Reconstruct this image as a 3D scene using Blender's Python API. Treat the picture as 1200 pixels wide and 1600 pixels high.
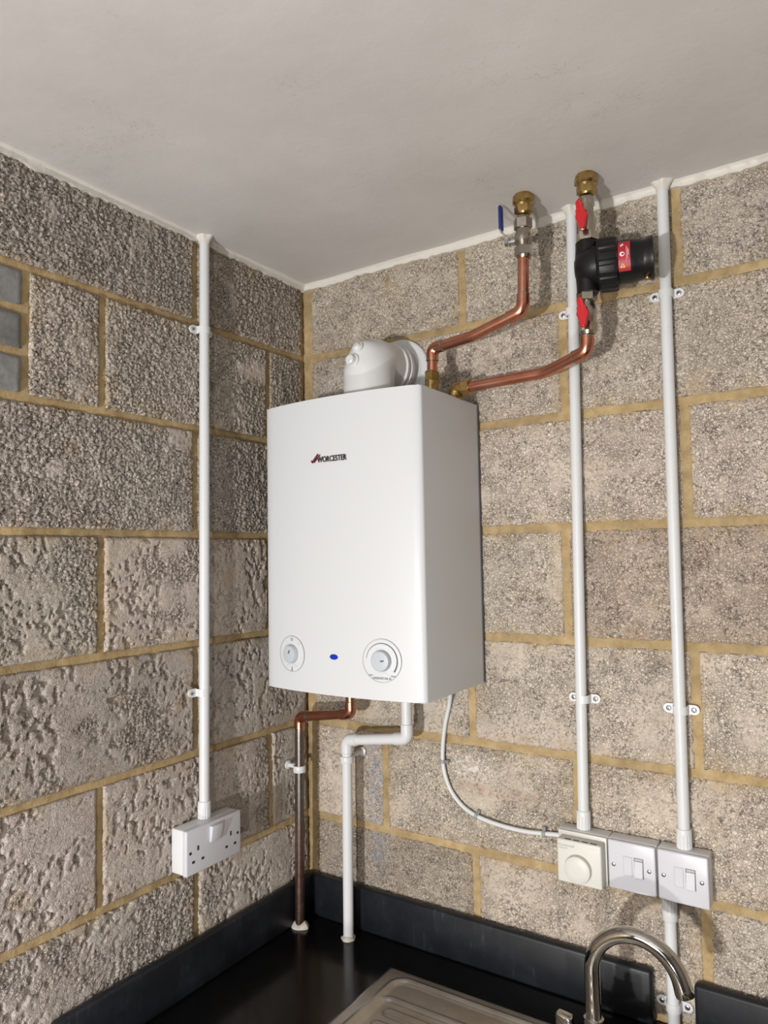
import bpy, bmesh, math, random
import numpy as np
from mathutils import Vector, Matrix, Quaternion

for o in list(bpy.data.objects):
    bpy.data.objects.remove(o, do_unlink=True)
SC = bpy.context.scene
COL = SC.collection
PI = math.pi
ZO = 1.80                      # height of the wall's reference bed joint above the floor
random.seed(7)

# ------------------------------------------------------------------ camera
CAMR = Matrix(((0.834379, 0.047743, 0.549119), (0.550916, -0.040811, -0.833562), (-0.017387, 0.998026, -0.060355)))
cam_d = bpy.data.cameras.new('camera')
cam = bpy.data.objects.new('camera', cam_d)
COL.objects.link(cam)
cam.matrix_world = Matrix.Translation(Vector((1.161588, -1.409537, ZO - 0.050672))) @ CAMR.to_4x4()
cam_d.sensor_fit = 'VERTICAL'
cam_d.sensor_height = 36.0
cam_d.lens = 36.0 * 1134.3546 / 1600.0
cam_d.clip_start = 0.02
SC.camera = cam

# ------------------------------------------------------------------ world, lights, exposure
w = bpy.data.worlds.new('world'); SC.world = w
w.use_nodes = True
w.node_tree.nodes['Background'].inputs[0].default_value = (0.9, 0.93, 1.0, 1)
w.node_tree.nodes['Background'].inputs[1].default_value = 0.05
vs = SC.view_settings
vs.view_transform = 'Standard'; vs.look = 'None'; vs.gamma = 1.0; vs.use_curve_mapping = False
vs.exposure = 0.0

def area(name, loc, target, sx, sy, power, col, shape='RECTANGLE'):
    d = bpy.data.lights.new(name, 'AREA'); d.shape = shape; d.size = sx; d.size_y = sy
    d.energy = power; d.color = col
    o = bpy.data.objects.new(name, d); COL.objects.link(o)
    o.location = loc
    o.rotation_euler = (Vector(target) - Vector(loc)).to_track_quat('-Z', 'Y').to_euler()
    return o
# floodlight standing low in the room, soft fill added behind the camera (no window there), weaker lamp on the right
area('work_lamp', (0.66, -2.85, ZO - 0.58), (0.40, 0, ZO + 0.05), 0.10, 0.10, 50, (1.0, 0.975, 0.95), 'DISK')
area('added_rear_fill', (0.75, -3.12, ZO - 0.15), (0.6, 0, ZO - 0.1), 1.2, 1.0, 13, (0.96, 0.98, 1.0))
area('side_lamp', (1.12, -2.0, ZO - 0.98), (0.8, 0, ZO - 0.5), 0.07, 0.07, 11, (1.0, 0.97, 0.94), 'DISK')
area('added_overhead_fill', (1.5, -2.3, ZO + 0.60), (1.5, -2.3, 0), 0.9, 0.15, 3, (1.0, 0.97, 0.94))  # weak overhead fill added to lift the room, no fitting hangs there

# ------------------------------------------------------------------ materials
def mat(name):
    m = bpy.data.materials.new(name); m.use_nodes = True
    nt = m.node_tree
    return m, nt, nt.nodes['Principled BSDF'], nt.nodes, nt.links
def setp(b, **k):
    for n, v in k.items():
        b.inputs[n.replace('_', ' ')].default_value = v
def c4(c): return (c[0], c[1], c[2], 1.0)
def srgb(r, g, b):
    f = lambda v: (v/255/12.92) if v/255 <= .04045 else ((v/255+.055)/1.055)**2.4
    return (f(r), f(g), f(b), 1.0)
def N(nt, t, **k):
    n = nt.nodes.new(t)
    for a, v in k.items(): setattr(n, a, v)
    return n
def ramp(nt, src, stops):
    r = N(nt, 'ShaderNodeValToRGB')
    e = r.color_ramp.elements
    e[0].position, e[0].color = stops[0][0], c4(stops[0][1]) if len(stops[0][1]) == 3 else stops[0][1]
    e[1].position, e[1].color = stops[-1][0], c4(stops[-1][1]) if len(stops[-1][1]) == 3 else stops[-1][1]
    for p_, c in stops[1:-1]:
        x = e.new(p_); x.color = c4(c) if len(c) == 3 else c
    nt.links.new(src, r.inputs[0]); return r
def mix(nt, a, b, f, mode='MIX'):
    m = N(nt, 'ShaderNodeMix', data_type='RGBA', blend_type=mode)
    for sock, v in ((m.inputs[6], a), (m.inputs[7], b), (m.inputs[0], f)):
        if hasattr(v, 'is_linked') or hasattr(v, 'links'): nt.links.new(v, sock)
        elif isinstance(v, (int, float)): sock.default_value = v
        else: sock.default_value = c4(v[:3])
    return m.outputs[2]
def mth(nt, op, a, b=None, c=None, clamp=False):
    m = N(nt, 'ShaderNodeMath', operation=op, use_clamp=clamp)
    for i, v in enumerate((a, b, c)):
        if v is None: continue
        if isinstance(v, (int, float)): m.inputs[i].default_value = v
        else: nt.links.new(v, m.inputs[i])
    return m.outputs[0]
def noise(nt, vec, scale, detail=3, rough=.55):
    n = N(nt, 'ShaderNodeTexNoise'); n.inputs['Scale'].default_value = scale
    n.inputs['Detail'].default_value = detail; n.inputs['Roughness'].default_value = rough
    if vec is not None: nt.links.new(vec, n.inputs['Vector'])
    return n.outputs['Fac']
def bump(nt, h, strength, dist, bsdf, normal=None):
    b = N(nt, 'ShaderNodeBump'); b.inputs['Strength'].default_value = strength; b.inputs['Distance'].default_value = dist
    nt.links.new(h, b.inputs['Height'])
    if normal is not None: nt.links.new(normal, b.inputs['Normal'])
    if bsdf is not None: nt.links.new(b.outputs[0], bsdf.inputs['Normal'])
    return b.outputs[0]
def smoothstep(nt, x, lo, hi):
    m = N(nt, 'ShaderNodeMapRange', interpolation_type='SMOOTHSTEP')
    nt.links.new(x, m.inputs[0]); m.inputs[1].default_value = lo; m.inputs[2].default_value = hi
    return m.outputs[0]

def block_material():
    m, nt, b, nd, lk = mat('concrete_block')
    pos = N(nt, 'ShaderNodeNewGeometry').outputs['Position']
    info = N(nt, 'ShaderNodeObjectInfo')
    fill = N(nt, 'ShaderNodeAttribute', attribute_name='fill').outputs['Fac']
    # warped coordinates make the aggregate irregular
    nz = N(nt, 'ShaderNodeTexNoise'); nz.inputs['Scale'].default_value = 90; nz.inputs['Detail'].default_value = 1
    lk.new(pos, nz.inputs['Vector'])
    sub = N(nt, 'ShaderNodeVectorMath', operation='MULTIPLY_ADD')
    lk.new(nz.outputs['Color'], sub.inputs[0]); sub.inputs[1].default_value = (.010,)*3; lk.new(pos, sub.inputs[2])
    wp = sub.outputs[0]
    v1 = N(nt, 'ShaderNodeTexVoronoi', feature='F1'); v1.inputs['Scale'].default_value = 180; lk.new(wp, v1.inputs['Vector'])
    ve = N(nt, 'ShaderNodeTexVoronoi', feature='DISTANCE_TO_EDGE'); ve.inputs['Scale'].default_value = 180; lk.new(wp, ve.inputs['Vector'])
    sep = N(nt, 'ShaderNodeSeparateColor'); lk.new(v1.outputs['Color'], sep.inputs[0])
    grain = ramp(nt, sep.outputs[0], [(0, (.47, .415, .355)), (.5, (.55, .49, .42)), (1, (.64, .575, .50))]).outputs[0]
    gaps = mth(nt, 'SUBTRACT', 1.0, smoothstep(nt, ve.outputs['Distance'], 0.02, 0.16))
    patch = smoothstep(nt, noise(nt, pos, 26, 4, .6), .42, .62)
    gaps = mth(nt, 'MULTIPLY', gaps, mth(nt, 'MULTIPLY_ADD', patch, .45, .55))
    gaps = mth(nt, 'MULTIPLY', gaps, mth(nt, 'MULTIPLY_ADD', fill, -.60, 1.0))
    paste = ramp(nt, noise(nt, pos, 60, 4, .6), [(.3, (.49, .435, .375)), (.7, (.59, .53, .46))]).outputs[0]
    col = mix(nt, grain, paste, mth(nt, 'MULTIPLY_ADD', fill, .62, .18))
    col = mix(nt, col, (.12, .105, .095), mth(nt, 'MULTIPLY', gaps, .45))
    # open voids between the aggregate, in clusters
    vn = smoothstep(nt, noise(nt, wp, 170, 3, .6), .555, .63)
    vm = smoothstep(nt, noise(nt, pos, 19, 4, .6), .40, .60)
    void = mth(nt, 'MULTIPLY', mth(nt, 'MULTIPLY', vn, mth(nt, 'MULTIPLY_ADD', vm, .75, .25)), mth(nt, 'MULTIPLY_ADD', fill, -.35, 1.0))
    col = mix(nt, col, (.11, .10, .095), mth(nt, 'MULTIPLY', void, .60))
    cloud = ramp(nt, noise(nt, pos, 7, 4, .6), [(.3, (.86, .84, .83)), (.7, (1.10, 1.10, 1.08))]).outputs[0]
    col = mix(nt, col, cloud, 1.0, 'MULTIPLY')
    # smears of sand mortar left on the faces
    st = smoothstep(nt, noise(nt, pos, 9, 4, .55), .58, .74)
    col = mix(nt, col, (.46, .35, .215), mth(nt, 'MULTIPLY', st, .45))
    edge = N(nt, 'ShaderNodeAttribute', attribute_name='edge').outputs['Fac']
    se = mth(nt, 'MULTIPLY', edge, smoothstep(nt, noise(nt, pos, 22, 4, .6), .40, .62))
    col = mix(nt, col, (.46, .35, .205), mth(nt, 'MULTIPLY', se, .55))
    # old bluish paint wiped down the wall beside the waste pipe, white scuffs and a little red
    sx = N(nt, 'ShaderNodeSeparateXYZ'); lk.new(pos, sx.inputs[0])
    X, Y, Z = sx.outputs
    def band(v, c, hw, soft):
        d = mth(nt, 'ABSOLUTE', mth(nt, 'SUBTRACT', v, c))
        return mth(nt, 'SUBTRACT', 1.0, smoothstep(nt, d, hw, hw + soft))
    isr = smoothstep(nt, Y, -.03, -.02)
    nb = smoothstep(nt, noise(nt, pos, 55, 5, .7), .40, .62)
    mb = mth(nt, 'MULTIPLY', band(X, .198, .012, .024), band(Z, ZO - .61, .12, .08))
    mb = mth(nt, 'MULTIPLY', mth(nt, 'MULTIPLY', mb, nb), isr)
    col = mix(nt, col, (.36, .38, .45), mth(nt, 'MULTIPLY', mb, .75))
    mw = mth(nt, 'MULTIPLY', band(X, .45, .03, .05), band(Z, ZO - .50, .012, .03))
    mw = mth(nt, 'MULTIPLY', mth(nt, 'MULTIPLY', mw, smoothstep(nt, noise(nt, pos, 80, 4, .7), .5, .62)), isr)
    col = mix(nt, col, (.8, .8, .8), mth(nt, 'MULTIPLY', mw, .7))
    mr = mth(nt, 'MULTIPLY', band(X, .50, .06, .06), band(Z, ZO - .545, .004, .012))
    mr = mth(nt, 'MULTIPLY', mth(nt, 'MULTIPLY', mr, nb), isr)
    col = mix(nt, col, (.35, .10, .08), mth(nt, 'MULTIPLY', mr, .28))
    col = mix(nt, col, info.outputs['Color'], 1.0, 'MULTIPLY')
    lk.new(col, b.inputs['Base Color'])
    setp(b, Roughness=.95, Specular_IOR_Level=.1)
    h = mth(nt, 'SUBTRACT', mth(nt, 'MULTIPLY', noise(nt, pos, 320, 3, .6), .35), mth(nt, 'ADD', mth(nt, 'MULTIPLY', gaps, .6), mth(nt, 'MULTIPLY', void, .9)))
    bump(nt, h, .9, .003, b)
    return m
def mortar_material():
    m, nt, b, nd, lk = mat('sand_mortar')
    pos = N(nt, 'ShaderNodeNewGeometry').outputs['Position']
    col = ramp(nt, noise(nt, pos, 40, 5, .65), [(.3, (.34, .245, .125)), (.55, (.46, .345, .19)), (.8, (.55, .43, .26))]).outputs[0]
    col = mix(nt, col, ramp(nt, noise(nt, pos, 6, 3), [(.35, (.8, .8, .8)), (.65, (1.1, 1.08, 1.05))]).outputs[0], 1.0, 'MULTIPLY')
    lk.new(col, b.inputs['Base Color']); setp(b, Roughness=.95, Specular_IOR_Level=.1)
    bump(nt, noise(nt, pos, 220, 5, .7), .6, .003, b)
    return m
def brick_material():
    m, nt, b, nd, lk = mat('engineering_brick')
    pos = N(nt, 'ShaderNodeNewGeometry').outputs['Position']
    info = N(nt, 'ShaderNodeObjectInfo')
    col = ramp(nt, noise(nt, pos, 30, 5, .65), [(.3, (.14, .14, .14)), (.7, (.27, .265, .255))]).outputs[0]
    col = mix(nt, col, info.outputs['Color'], 1.0, 'MULTIPLY')
    lk.new(col, b.inputs['Base Color']); setp(b, Roughness=.75)
    bump(nt, noise(nt, pos, 90, 5, .6), .35, .003, b)
    return m
def paint_material(name, c, rough=.5, dirt=.0, bscale=14, bstr=.12, spec=.4):
    m, nt, b, nd, lk = mat(name)
    pos = N(nt, 'ShaderNodeTexCoord').outputs['Object']
    if dirt > 0:
        d = smoothstep(nt, noise(nt, pos, 38, 6, .7), .50, .78)
        col = mix(nt, c, (c[0]*.55, c[1]*.5, c[2]*.42), mth(nt, 'MULTIPLY', d, dirt))
        lk.new(col, b.inputs['Base Color'])
    else:
        b.inputs['Base Color'].default_value = c4(c)
    setp(b, Roughness=rough, Specular_IOR_Level=spec)
    if bstr: bump(nt, noise(nt, pos, bscale, 4, .6), bstr, .004, b)
    return m
def ceiling_material():
    m, nt, b, nd, lk = mat('ceiling_paint')
    pos = N(nt, 'ShaderNodeNewGeometry').outputs['Position']
    col = ramp(nt, noise(nt, pos, 3.2, 5, .6), [(.3, (.555, .535, .515)), (.7, (.635, .615, .60))]).outputs[0]
    # fine wandering scuffs
    nz = noise(nt, pos, 9, 5, .75)
    ln = mth(nt, 'ABSOLUTE', mth(nt, 'SUBTRACT', nz, .5))
    ln = mth(nt, 'SUBTRACT', 1.0, smoothstep(nt, ln, .0, .0035))
    ms = smoothstep(nt, noise(nt, pos, 5.5, 2), .54, .64)
    col = mix(nt, col, (.22, .20, .18), mth(nt, 'MULTIPLY', mth(nt, 'MULTIPLY', ln, ms), .55))
    lk.new(col, b.inputs['Base Color']); setp(b, Roughness=.55, Specular_IOR_Level=.35)
    h = mth(nt, 'ADD', noise(nt, pos, 7, 4, .5), mth(nt, 'MULTIPLY', noise(nt, pos, 60, 3, .6), .12))
    bump(nt, h, .22, .012, b)
    return m
def metal_material(name, c, rough, c2=None, nscale=20, bstr=0.0, aniso=None):
    m, nt, b, nd, lk = mat(name)
    pos = N(nt, 'ShaderNodeTexCoord').outputs['Object']
    setp(b, Metallic=1.0)
    if c2:
        n_ = noise(nt, pos, nscale, 5, .65)
        lk.new(ramp(nt, n_, [(.35, c), (.7, c2)]).outputs[0], b.inputs['Base Color'])
        r = N(nt, 'ShaderNodeMapRange'); lk.new(n_, r.inputs[0]); r.inputs[3].default_value = rough*.75; r.inputs[4].default_value = rough*1.35
        lk.new(r.outputs[0], b.inputs['Roughness'])
    else:
        b.inputs['Base Color'].default_value = c4(c); setp(b, Roughness=rough)
    if bstr: bump(nt, noise(nt, pos, nscale*3, 3), bstr, .002, b)
    return m
def worktop_material():
    m, nt, b, nd, lk = mat('black_laminate')
    pos = N(nt, 'ShaderNodeNewGeometry').outputs['Position']
    sp = smoothstep(nt, noise(nt, pos, 420, 2, .5), .70, .78)
    col = mix(nt, (.0045, .0045, .005), (.07, .07, .07), mth(nt, 'MULTIPLY', sp, .4))
    du = smoothstep(nt, noise(nt, pos, 9, 6, .7), .55, .8)
    col = mix(nt, col, (.05, .05, .05), mth(nt, 'MULTIPLY', du, .15))
    lk.new(col, b.inputs['Base Color'])
    r = N(nt, 'ShaderNodeMapRange'); lk.new(noise(nt, pos, 8, 5, .7), r.inputs[0]); r.inputs[1].default_value = .3; r.inputs[2].default_value = .75
    r.inputs[3].default_value = .10; r.inputs[4].default_value = .28
    lk.new(r.outputs[0], b.inputs['Roughness']); setp(b, Specular_IOR_Level=.36)
    return m
def upstand_material():
    m, nt, b, nd, lk = mat('dusty_black_laminate')
    pos = N(nt, 'ShaderNodeNewGeometry').outputs['Position']
    du = smoothstep(nt, noise(nt, pos, 12, 6, .7), .38, .75)
    mp = N(nt, 'ShaderNodeMapping'); mp.inputs['Scale'].default_value = (9, 9, 1.2); lk.new(pos, mp.inputs[0])
    st = smoothstep(nt, noise(nt, mp.outputs[0], 14, 5, .7), .55, .72)
    col = mix(nt, (.008, .0095, .0125), (.024, .028, .036), mth(nt, 'MULTIPLY', du, .6))
    col = mix(nt, col, (.11, .115, .125), mth(nt, 'MULTIPLY', mth(nt, 'MULTIPLY', st, du), .45))
    lk.new(col, b.inputs['Base Color']); setp(b, Roughness=.42, Specular_IOR_Level=.35)
    return m
def steel_material():
    m, nt, b, nd, lk = mat('brushed_steel')
    pos = N(nt, 'ShaderNodeNewGeometry').outputs['Position']
    mp = N(nt, 'ShaderNodeMapping'); mp.inputs['Scale'].default_value = (2, 60, 60); lk.new(pos, mp.inputs[0])
    n_ = noise(nt, mp.outputs[0], 10, 4, .6)
    c = ramp(nt, noise(nt, pos, 8, 5, .65), [(.3, (.40, .375, .345)), (.7, (.58, .555, .52))]).outputs[0]
    lk.new(c, b.inputs['Base Color']); setp(b, Metallic=1.0)
    r = N(nt, 'ShaderNodeMapRange'); lk.new(n_, r.inputs[0]); r.inputs[3].default_value = .26; r.inputs[4].default_value = .46
    lk.new(r.outputs[0], b.inputs['Roughness'])
    return m
def oxidised_copper():
    m, nt, b, nd, lk = mat('oxidised_copper')
    pos = N(nt, 'ShaderNodeNewGeometry').outputs['Position']
    sx = N(nt, 'ShaderNodeSeparateXYZ'); lk.new(pos, sx.inputs[0])
    t = smoothstep(nt, mth(nt, 'ADD', sx.outputs[2], mth(nt, 'MULTIPLY', noise(nt, pos, 14, 4), .12)), ZO - .74, ZO - .52)
    lo = ramp(nt, noise(nt, pos, 45, 5, .7), [(.3, (.10, .062, .05)), (.7, (.24, .145, .11))]).outputs[0]
    hi = ramp(nt, noise(nt, pos, 45, 5, .7), [(.3, (.13, .115, .10)), (.7, (.24, .21, .185))]).outputs[0]
    lk.new(mix(nt, lo, hi, t), b.inputs['Base Color']); setp(b, Metallic=.85, Roughness=.33)
    return m
M = {}
M['block'] = block_material(); M['mortar'] = mortar_material(); M['brick'] = brick_material()
M['ceiling'] = ceiling_material()
M['trim'] = paint_material('yellowed_white_paint', (.66, .63, .57), .45, .25, 40, .35)
M['conduit'] = paint_material('white_conduit_plastic', (.66, .675, .685), .38, .12, 60, .04)
M['fitting'] = paint_material('white_plastic', (.68, .69, .70), .32, 0, 30, 0)
M['socket'] = paint_material('white_switch_plastic', (.60, .60, .64), .28, 0, 30, 0)
M['cream'] = paint_material('cream_plastic', (.63, .63, .575), .42, 0, 30, 0)
M['grey_plastic'] = paint_material('grey_clip_plastic', (.30, .31, .31), .4, 0, 30, 0)
M['enamel'] = paint_material('white_enamel', (.605, .62, .635), .36, 0, 200, .02, .45)
M['flue'] = paint_material('white_flue_plastic', (.67, .68, .68), .26, 0, 30, 0, .5)
M['knob'] = paint_material('pale_grey_plastic', (.46, .50, .535), .4, 0, 30, 0)
M['slot'] = paint_material('dark_slot', (.03, .028, .028), .6, 0, 30, 0)
M['ink'] = paint_material('dark_print', (.10, .10, .105), .5, 0, 30, 0)
M['grey_print'] = paint_material('grey_print', (.45, .46, .47), .5, 0, 30, 0)
M['rubber'] = paint_material('grey_line', (.42, .43, .44), .5, 0, 30, 0)
M['blue_lens'] = paint_material('blue_lens', (.005, .03, .42), .15, 0, 30, 0, .5)
M['blue_grip'] = paint_material('blue_vinyl', (.008, .03, .17), .35, 0, 30, 0)
M['red'] = paint_material('red_enamel', (.50, .012, .018), .28, 0, 30, 0, .5)
M['red_label'] = paint_material('red_label_print', (.42, .02, .035), .35, 0, 30, 0)
M['yellow'] = paint_material('yellow_print', (.75, .50, .05), .4, 0, 30, 0)
M['white_print'] = paint_material('white_print', (.8, .76, .76), .4, 0, 30, 0)
M['badge_red'] = paint_material('badge_red', (.13, .022, .026), .3, 0, 30, 0)
M['black'] = paint_material('black_moulded_plastic', (.006, .006, .0065), .36, 0, 60, .05, .35)
M['copper'] = metal_material('copper', (.66, .31, .215), .24, (.50, .20, .125), 26, .02)
M['old_copper'] = oxidised_copper()
M['brass'] = metal_material('brass', (.53, .37, .15), .27, (.36, .235, .08), 60, .03)
M['nickel'] = metal_material('nickel_plate', (.50, .455, .385), .22, (.38, .345, .29), 40, .03)
M['zinc'] = metal_material('zinc_screw', (.55, .56, .58), .28)
M['chrome'] = metal_material('chrome', (.52, .505, .48), .07, (.46, .44, .41), 14)
M['badge'] = metal_material('badge_chrome', (.20, .195, .18), .3)
M['worktop'] = worktop_material(); M['upstand'] = upstand_material(); M['steel'] = steel_material()
M['putty'] = paint_material('grubby_sealant', (.62, .58, .52), .6, .8, 60, .8)
M['floor'] = paint_material('floor_concrete', (.16, .15, .14), .8, .3, 20, .3)
M['wallpaint'] = paint_material('rear_wall_paint', (.24, .22, .20), .8, .2, 20, .3)

# ------------------------------------------------------------------ mesh helpers
def link(o): COL.objects.link(o); return o
def tag(o, label=None, cat=None, group=None, kind=None):
    if label: o['label'] = label
    if cat: o['category'] = cat
    if group: o['group'] = group
    if kind: o['kind'] = kind
    return o
WL = {}                                   # world location of each unrotated root / part
def thing(name, label, cat, loc, rotz=0.0, group=None):
    e = link(bpy.data.objects.new(name, None)); e.empty_display_size = .03
    e.location = loc; e.rotation_euler = (0, 0, rotz)
    WL[e.name] = Vector(loc)
    return tag(e, label, cat, group)
def finish(me, m, angle):
    me.materials.append(m)
    for p_ in me.polygons: p_.use_smooth = True
    me.set_sharp_from_angle(angle=math.radians(angle))
def obj(name, bm, m, parent=None, local=False, angle=35, label=None):
    """one mesh object; coordinates are world ones unless local (then the parent thing's own)"""
    bmesh.ops.recalc_face_normals(bm, faces=bm.faces)
    mn = Vector((min(v.co.x for v in bm.verts), min(v.co.y for v in bm.verts), min(v.co.z for v in bm.verts)))
    mx = Vector((max(v.co.x for v in bm.verts), max(v.co.y for v in bm.verts), max(v.co.z for v in bm.verts)))
    c = (mn + mx)/2
    if parent is None: c.z = mn.z
    for v in bm.verts: v.co -= c
    me = bpy.data.meshes.new(name); bm.to_mesh(me); bm.free()
    finish(me, m, angle)
    o = link(bpy.data.objects.new(name, me))
    if parent is not None:
        o.parent = parent
        if local: o.location = c - LOC.get(parent.name, Vector())
        else: o.location = c - WL[parent.name]
    else: o.location = c
    WL[o.name] = c.copy()
    if local: LOC[o.name] = c.copy()
    if label: o['label'] = label
    return o
LOC = {}                                  # thing-local location of local parts
def B(): return bmesh.new()
def box(bm, lo, hi, bev=0.0, seg=2, mtx=None):
    r = bmesh.ops.create_cube(bm, size=1.0)
    lo, hi = Vector(lo), Vector(hi)
    for v in r['verts']:
        v.co = Vector(((v.co.x+.5)*(hi.x-lo.x)+lo.x, (v.co.y+.5)*(hi.y-lo.y)+lo.y, (v.co.z+.5)*(hi.z-lo.z)+lo.z))
    vs_ = list(r['verts'])
    if bev:
        es = list({e for v in vs_ for e in v.link_edges})
        q = bmesh.ops.bevel(bm, geom=es, offset=bev, segments=seg, affect='EDGES', profile=.5)
        vs_ = list({v for f in q['faces'] for v in f.verts} | {v for v in vs_ if v.is_valid})
    if mtx is not None:
        for v in vs_: v.co = mtx @ v.co
    return vs_
def frame(axis):
    """rotation taking +Z to axis"""
    return Vector((0, 0, 1)).rotation_difference(Vector(axis).normalized()).to_matrix()
def lathe(bm, prof, origin, axis=(0, 0, 1), seg=32, phase=0.0, mod=None):
    """prof: (radius, height) list revolved about axis; closed caps"""
    R = frame(axis); o = Vector(origin); rings = []
    for r, h in prof:
        ring = []
        for i in range(seg):
            a = 2*PI*i/seg + phase
            rr = r*(mod(a, h) if mod else 1)
            ring.append(bm.verts.new(o + R @ Vector((rr*math.cos(a), rr*math.sin(a), h))))
        rings.append(ring)
    for a, b in zip(rings, rings[1:]):
        for i in range(seg):
            j = (i+1) % seg
            bm.faces.new((a[i], a[j], b[j], b[i]))
    bm.faces.new(rings[0][::-1]); bm.faces.new(rings[-1])
    return rings
def hexnut(bm, origin, axis, r, h0, h1, ch=.0012, phase=0.0, n=6):
    """chamfered hexagon"""
    lathe(bm, [(r-ch, h0), (r, h0+ch), (r, h1-ch), (r-ch, h1)], origin, axis, seg=n, phase=phase)
def path(pts, fillets=None, n=8):
    """round the corners of a polyline"""
    P = [Vector(p_) for p_ in pts]; out = [P[0]]
    for i in range(1, len(P)-1):
        r = fillets[i-1] if isinstance(fillets, (list, tuple)) else fillets
        a, b, c = P[i-1], P[i], P[i+1]
        d1, d2 = (a-b).normalized(), (c-b).normalized()
        ang = d1.angle(d2)
        if not r or ang > PI-.02: out.append(b); continue
        t = r/math.tan(ang/2); t = min(t, (a-b).length*.49, (c-b).length*.49)
        p0, p1 = b+d1*t, b+d2*t
        rr = t*math.tan(ang/2); bis = (d1+d2).normalized(); cen = b + bis*(rr/math.sin(ang/2))
        v0, v1 = p0-cen, p1-cen
        for k in range(n+1):
            th_ = v0.angle(v1); f_ = k/n
            out.append(cen + (v0*math.sin((1-f_)*th_) + v1*math.sin(f_*th_))/math.sin(th_))
    out.append(P[-1]); return out
def tube(bm, pts, r, seg=20, radii=None, caps=True):
    P = [Vector(p_) for p_ in pts]; rings = []
    t0 = (P[1]-P[0]).normalized()
    u = t0.orthogonal().normalized()
    for i, p_ in enumerate(P):
        t = ((P[min(i+1, len(P)-1)]-P[max(i-1, 0)])).normalized()
        q = t0.rotation_difference(t); u = (q @ u); u = (u - t*u.dot(t)).normalized(); t0 = t
        v = t.cross(u); rr = radii[i] if radii else r
        rings.append([bm.verts.new(p_ + (u*math.cos(2*PI*k/seg) + v*math.sin(2*PI*k/seg))*rr) for k in range(seg)])
    for a, b in zip(rings, rings[1:]):
        for k in range(seg):
            j = (k+1) % seg; bm.faces.new((a[k], a[j], b[j], b[k]))
    if caps: bm.faces.new(rings[0][::-1]); bm.faces.new(rings[-1])
    return rings
def prism(bm, outline, h0, h1, mtx=None, bev=0.0):
    """outline: (x, z) list extruded along y from h0 to h1"""
    a = [bm.verts.new((x, h0, z)) for x, z in outline]; b = [bm.verts.new((x, h1, z)) for x, z in outline]
    n = len(outline)
    fs = [bm.faces.new(a[::-1]), bm.faces.new(b)] + [bm.faces.new((a[i], a[(i+1) % n], b[(i+1) % n], b[i])) for i in range(n)]
    vs_ = a + b
    if bev:
        es = list({e for e in fs[1].edges} | {e for e in fs[0].edges})
        q = bmesh.ops.bevel(bm, geom=es, offset=bev, segments=2, affect='EDGES', profile=.5)
        vs_ = [v for v in bm.verts]
    if mtx is not None:
        for v in vs_: v.co = mtx @ v.co
    return vs_
def rrect(x0, x1, z0, z1, r, n=5):
    pts = []
    for cx, cz, a0 in ((x1-r, z1-r, 0), (x0+r, z1-r, PI/2), (x0+r, z0+r, PI), (x1-r, z0+r, 1.5*PI)):
        for k in range(n+1):
            a = a0 + PI/2*k/n; pts.append((cx+r*math.cos(a), cz+r*math.sin(a)))
    return pts
def text_bm(s, size, depth, mtx, align='CENTER', shear=0.0, sx=1.0):
    cu = bpy.data.curves.new('lettering', 'FONT'); cu.body = s; cu.size = size; cu.extrude = depth/2
    cu.align_x = align; cu.align_y = 'CENTER'; cu.shear = shear; cu.resolution_u = 3; cu.offset = size*.012
    o = link(bpy.data.objects.new('lettering', cu))
    dg = bpy.context.evaluated_depsgraph_get(); dg.update()
    me = bpy.data.meshes.new_from_object(o.evaluated_get(dg))
    bm = B(); bm.from_mesh(me)
    for v in bm.verts: v.co = mtx @ Vector((v.co.x*sx, v.co.y, v.co.z))
    bpy.data.objects.remove(o); bpy.data.curves.remove(cu); bpy.data.meshes.remove(me)
    return bm
# lettering that faces -y (text x -> +x, text y -> +z)
def face_mtx(x, y, z, yaw=0.0): return Matrix.Translation((x, y, z)) @ Matrix.Rotation(yaw, 4, 'Z') @ Matrix.Rotation(PI/2, 4, 'X')
def copy_tree(o, loc, rotz, label, parent=None):
    c = link(o.copy()); c.parent = parent
    if parent is None: c.location = loc; c.rotation_euler = (0, 0, rotz); c['label'] = label
    for ch in o.children: copy_tree(ch, None, None, None, c)
    return c

# ------------------------------------------------------------------ numpy noise for the block faces
def hsh(i, j, s):
    n = (i.astype(np.int64)*374761393 + j.astype(np.int64)*668265263 + s*1274126177) & 0x7fffffff
    n = ((n ^ (n >> 13))*1103515245) & 0x7fffffff
    n = ((n ^ (n >> 11))*2654435) & 0x7fffffff
    return ((n ^ (n >> 15)) & 0xffffff)/float(0x1000000)
def vnoise(u, v, s):
    i, j = np.floor(u), np.floor(v); fu, fv = u-i, v-j
    fu = fu*fu*(3-2*fu); fv = fv*fv*(3-2*fv)
    return (hsh(i, j, s)*(1-fu)+hsh(i+1, j, s)*fu)*(1-fv) + (hsh(i, j+1, s)*(1-fu)+hsh(i+1, j+1, s)*fu)*fv
def fbm(u, v, s, o=4):
    t = 0; a = .5; n = 0
    for k in range(o): t = t + a*vnoise(u*2**k, v*2**k, s+k); n += a; a *= .5
    return t/n
def worley(u, v, s):
    i, j = np.floor(u), np.floor(v)
    f1 = np.full(u.shape, 9.0); f2 = np.full(u.shape, 9.0); idv = np.zeros(u.shape)
    for di in (-1, 0, 1):
        for dj in (-1, 0, 1):
            ci, cj = i+di, j+dj
            d = np.hypot(u-(ci+hsh(ci, cj, s)), v-(cj+hsh(ci, cj, s+5)))
            nr = d < f1
            f2 = np.where(nr, f1, np.minimum(f2, d)); idv = np.where(nr, hsh(ci, cj, s+9), idv); f1 = np.where(nr, d, f1)
    return f1, f2, idv

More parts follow.
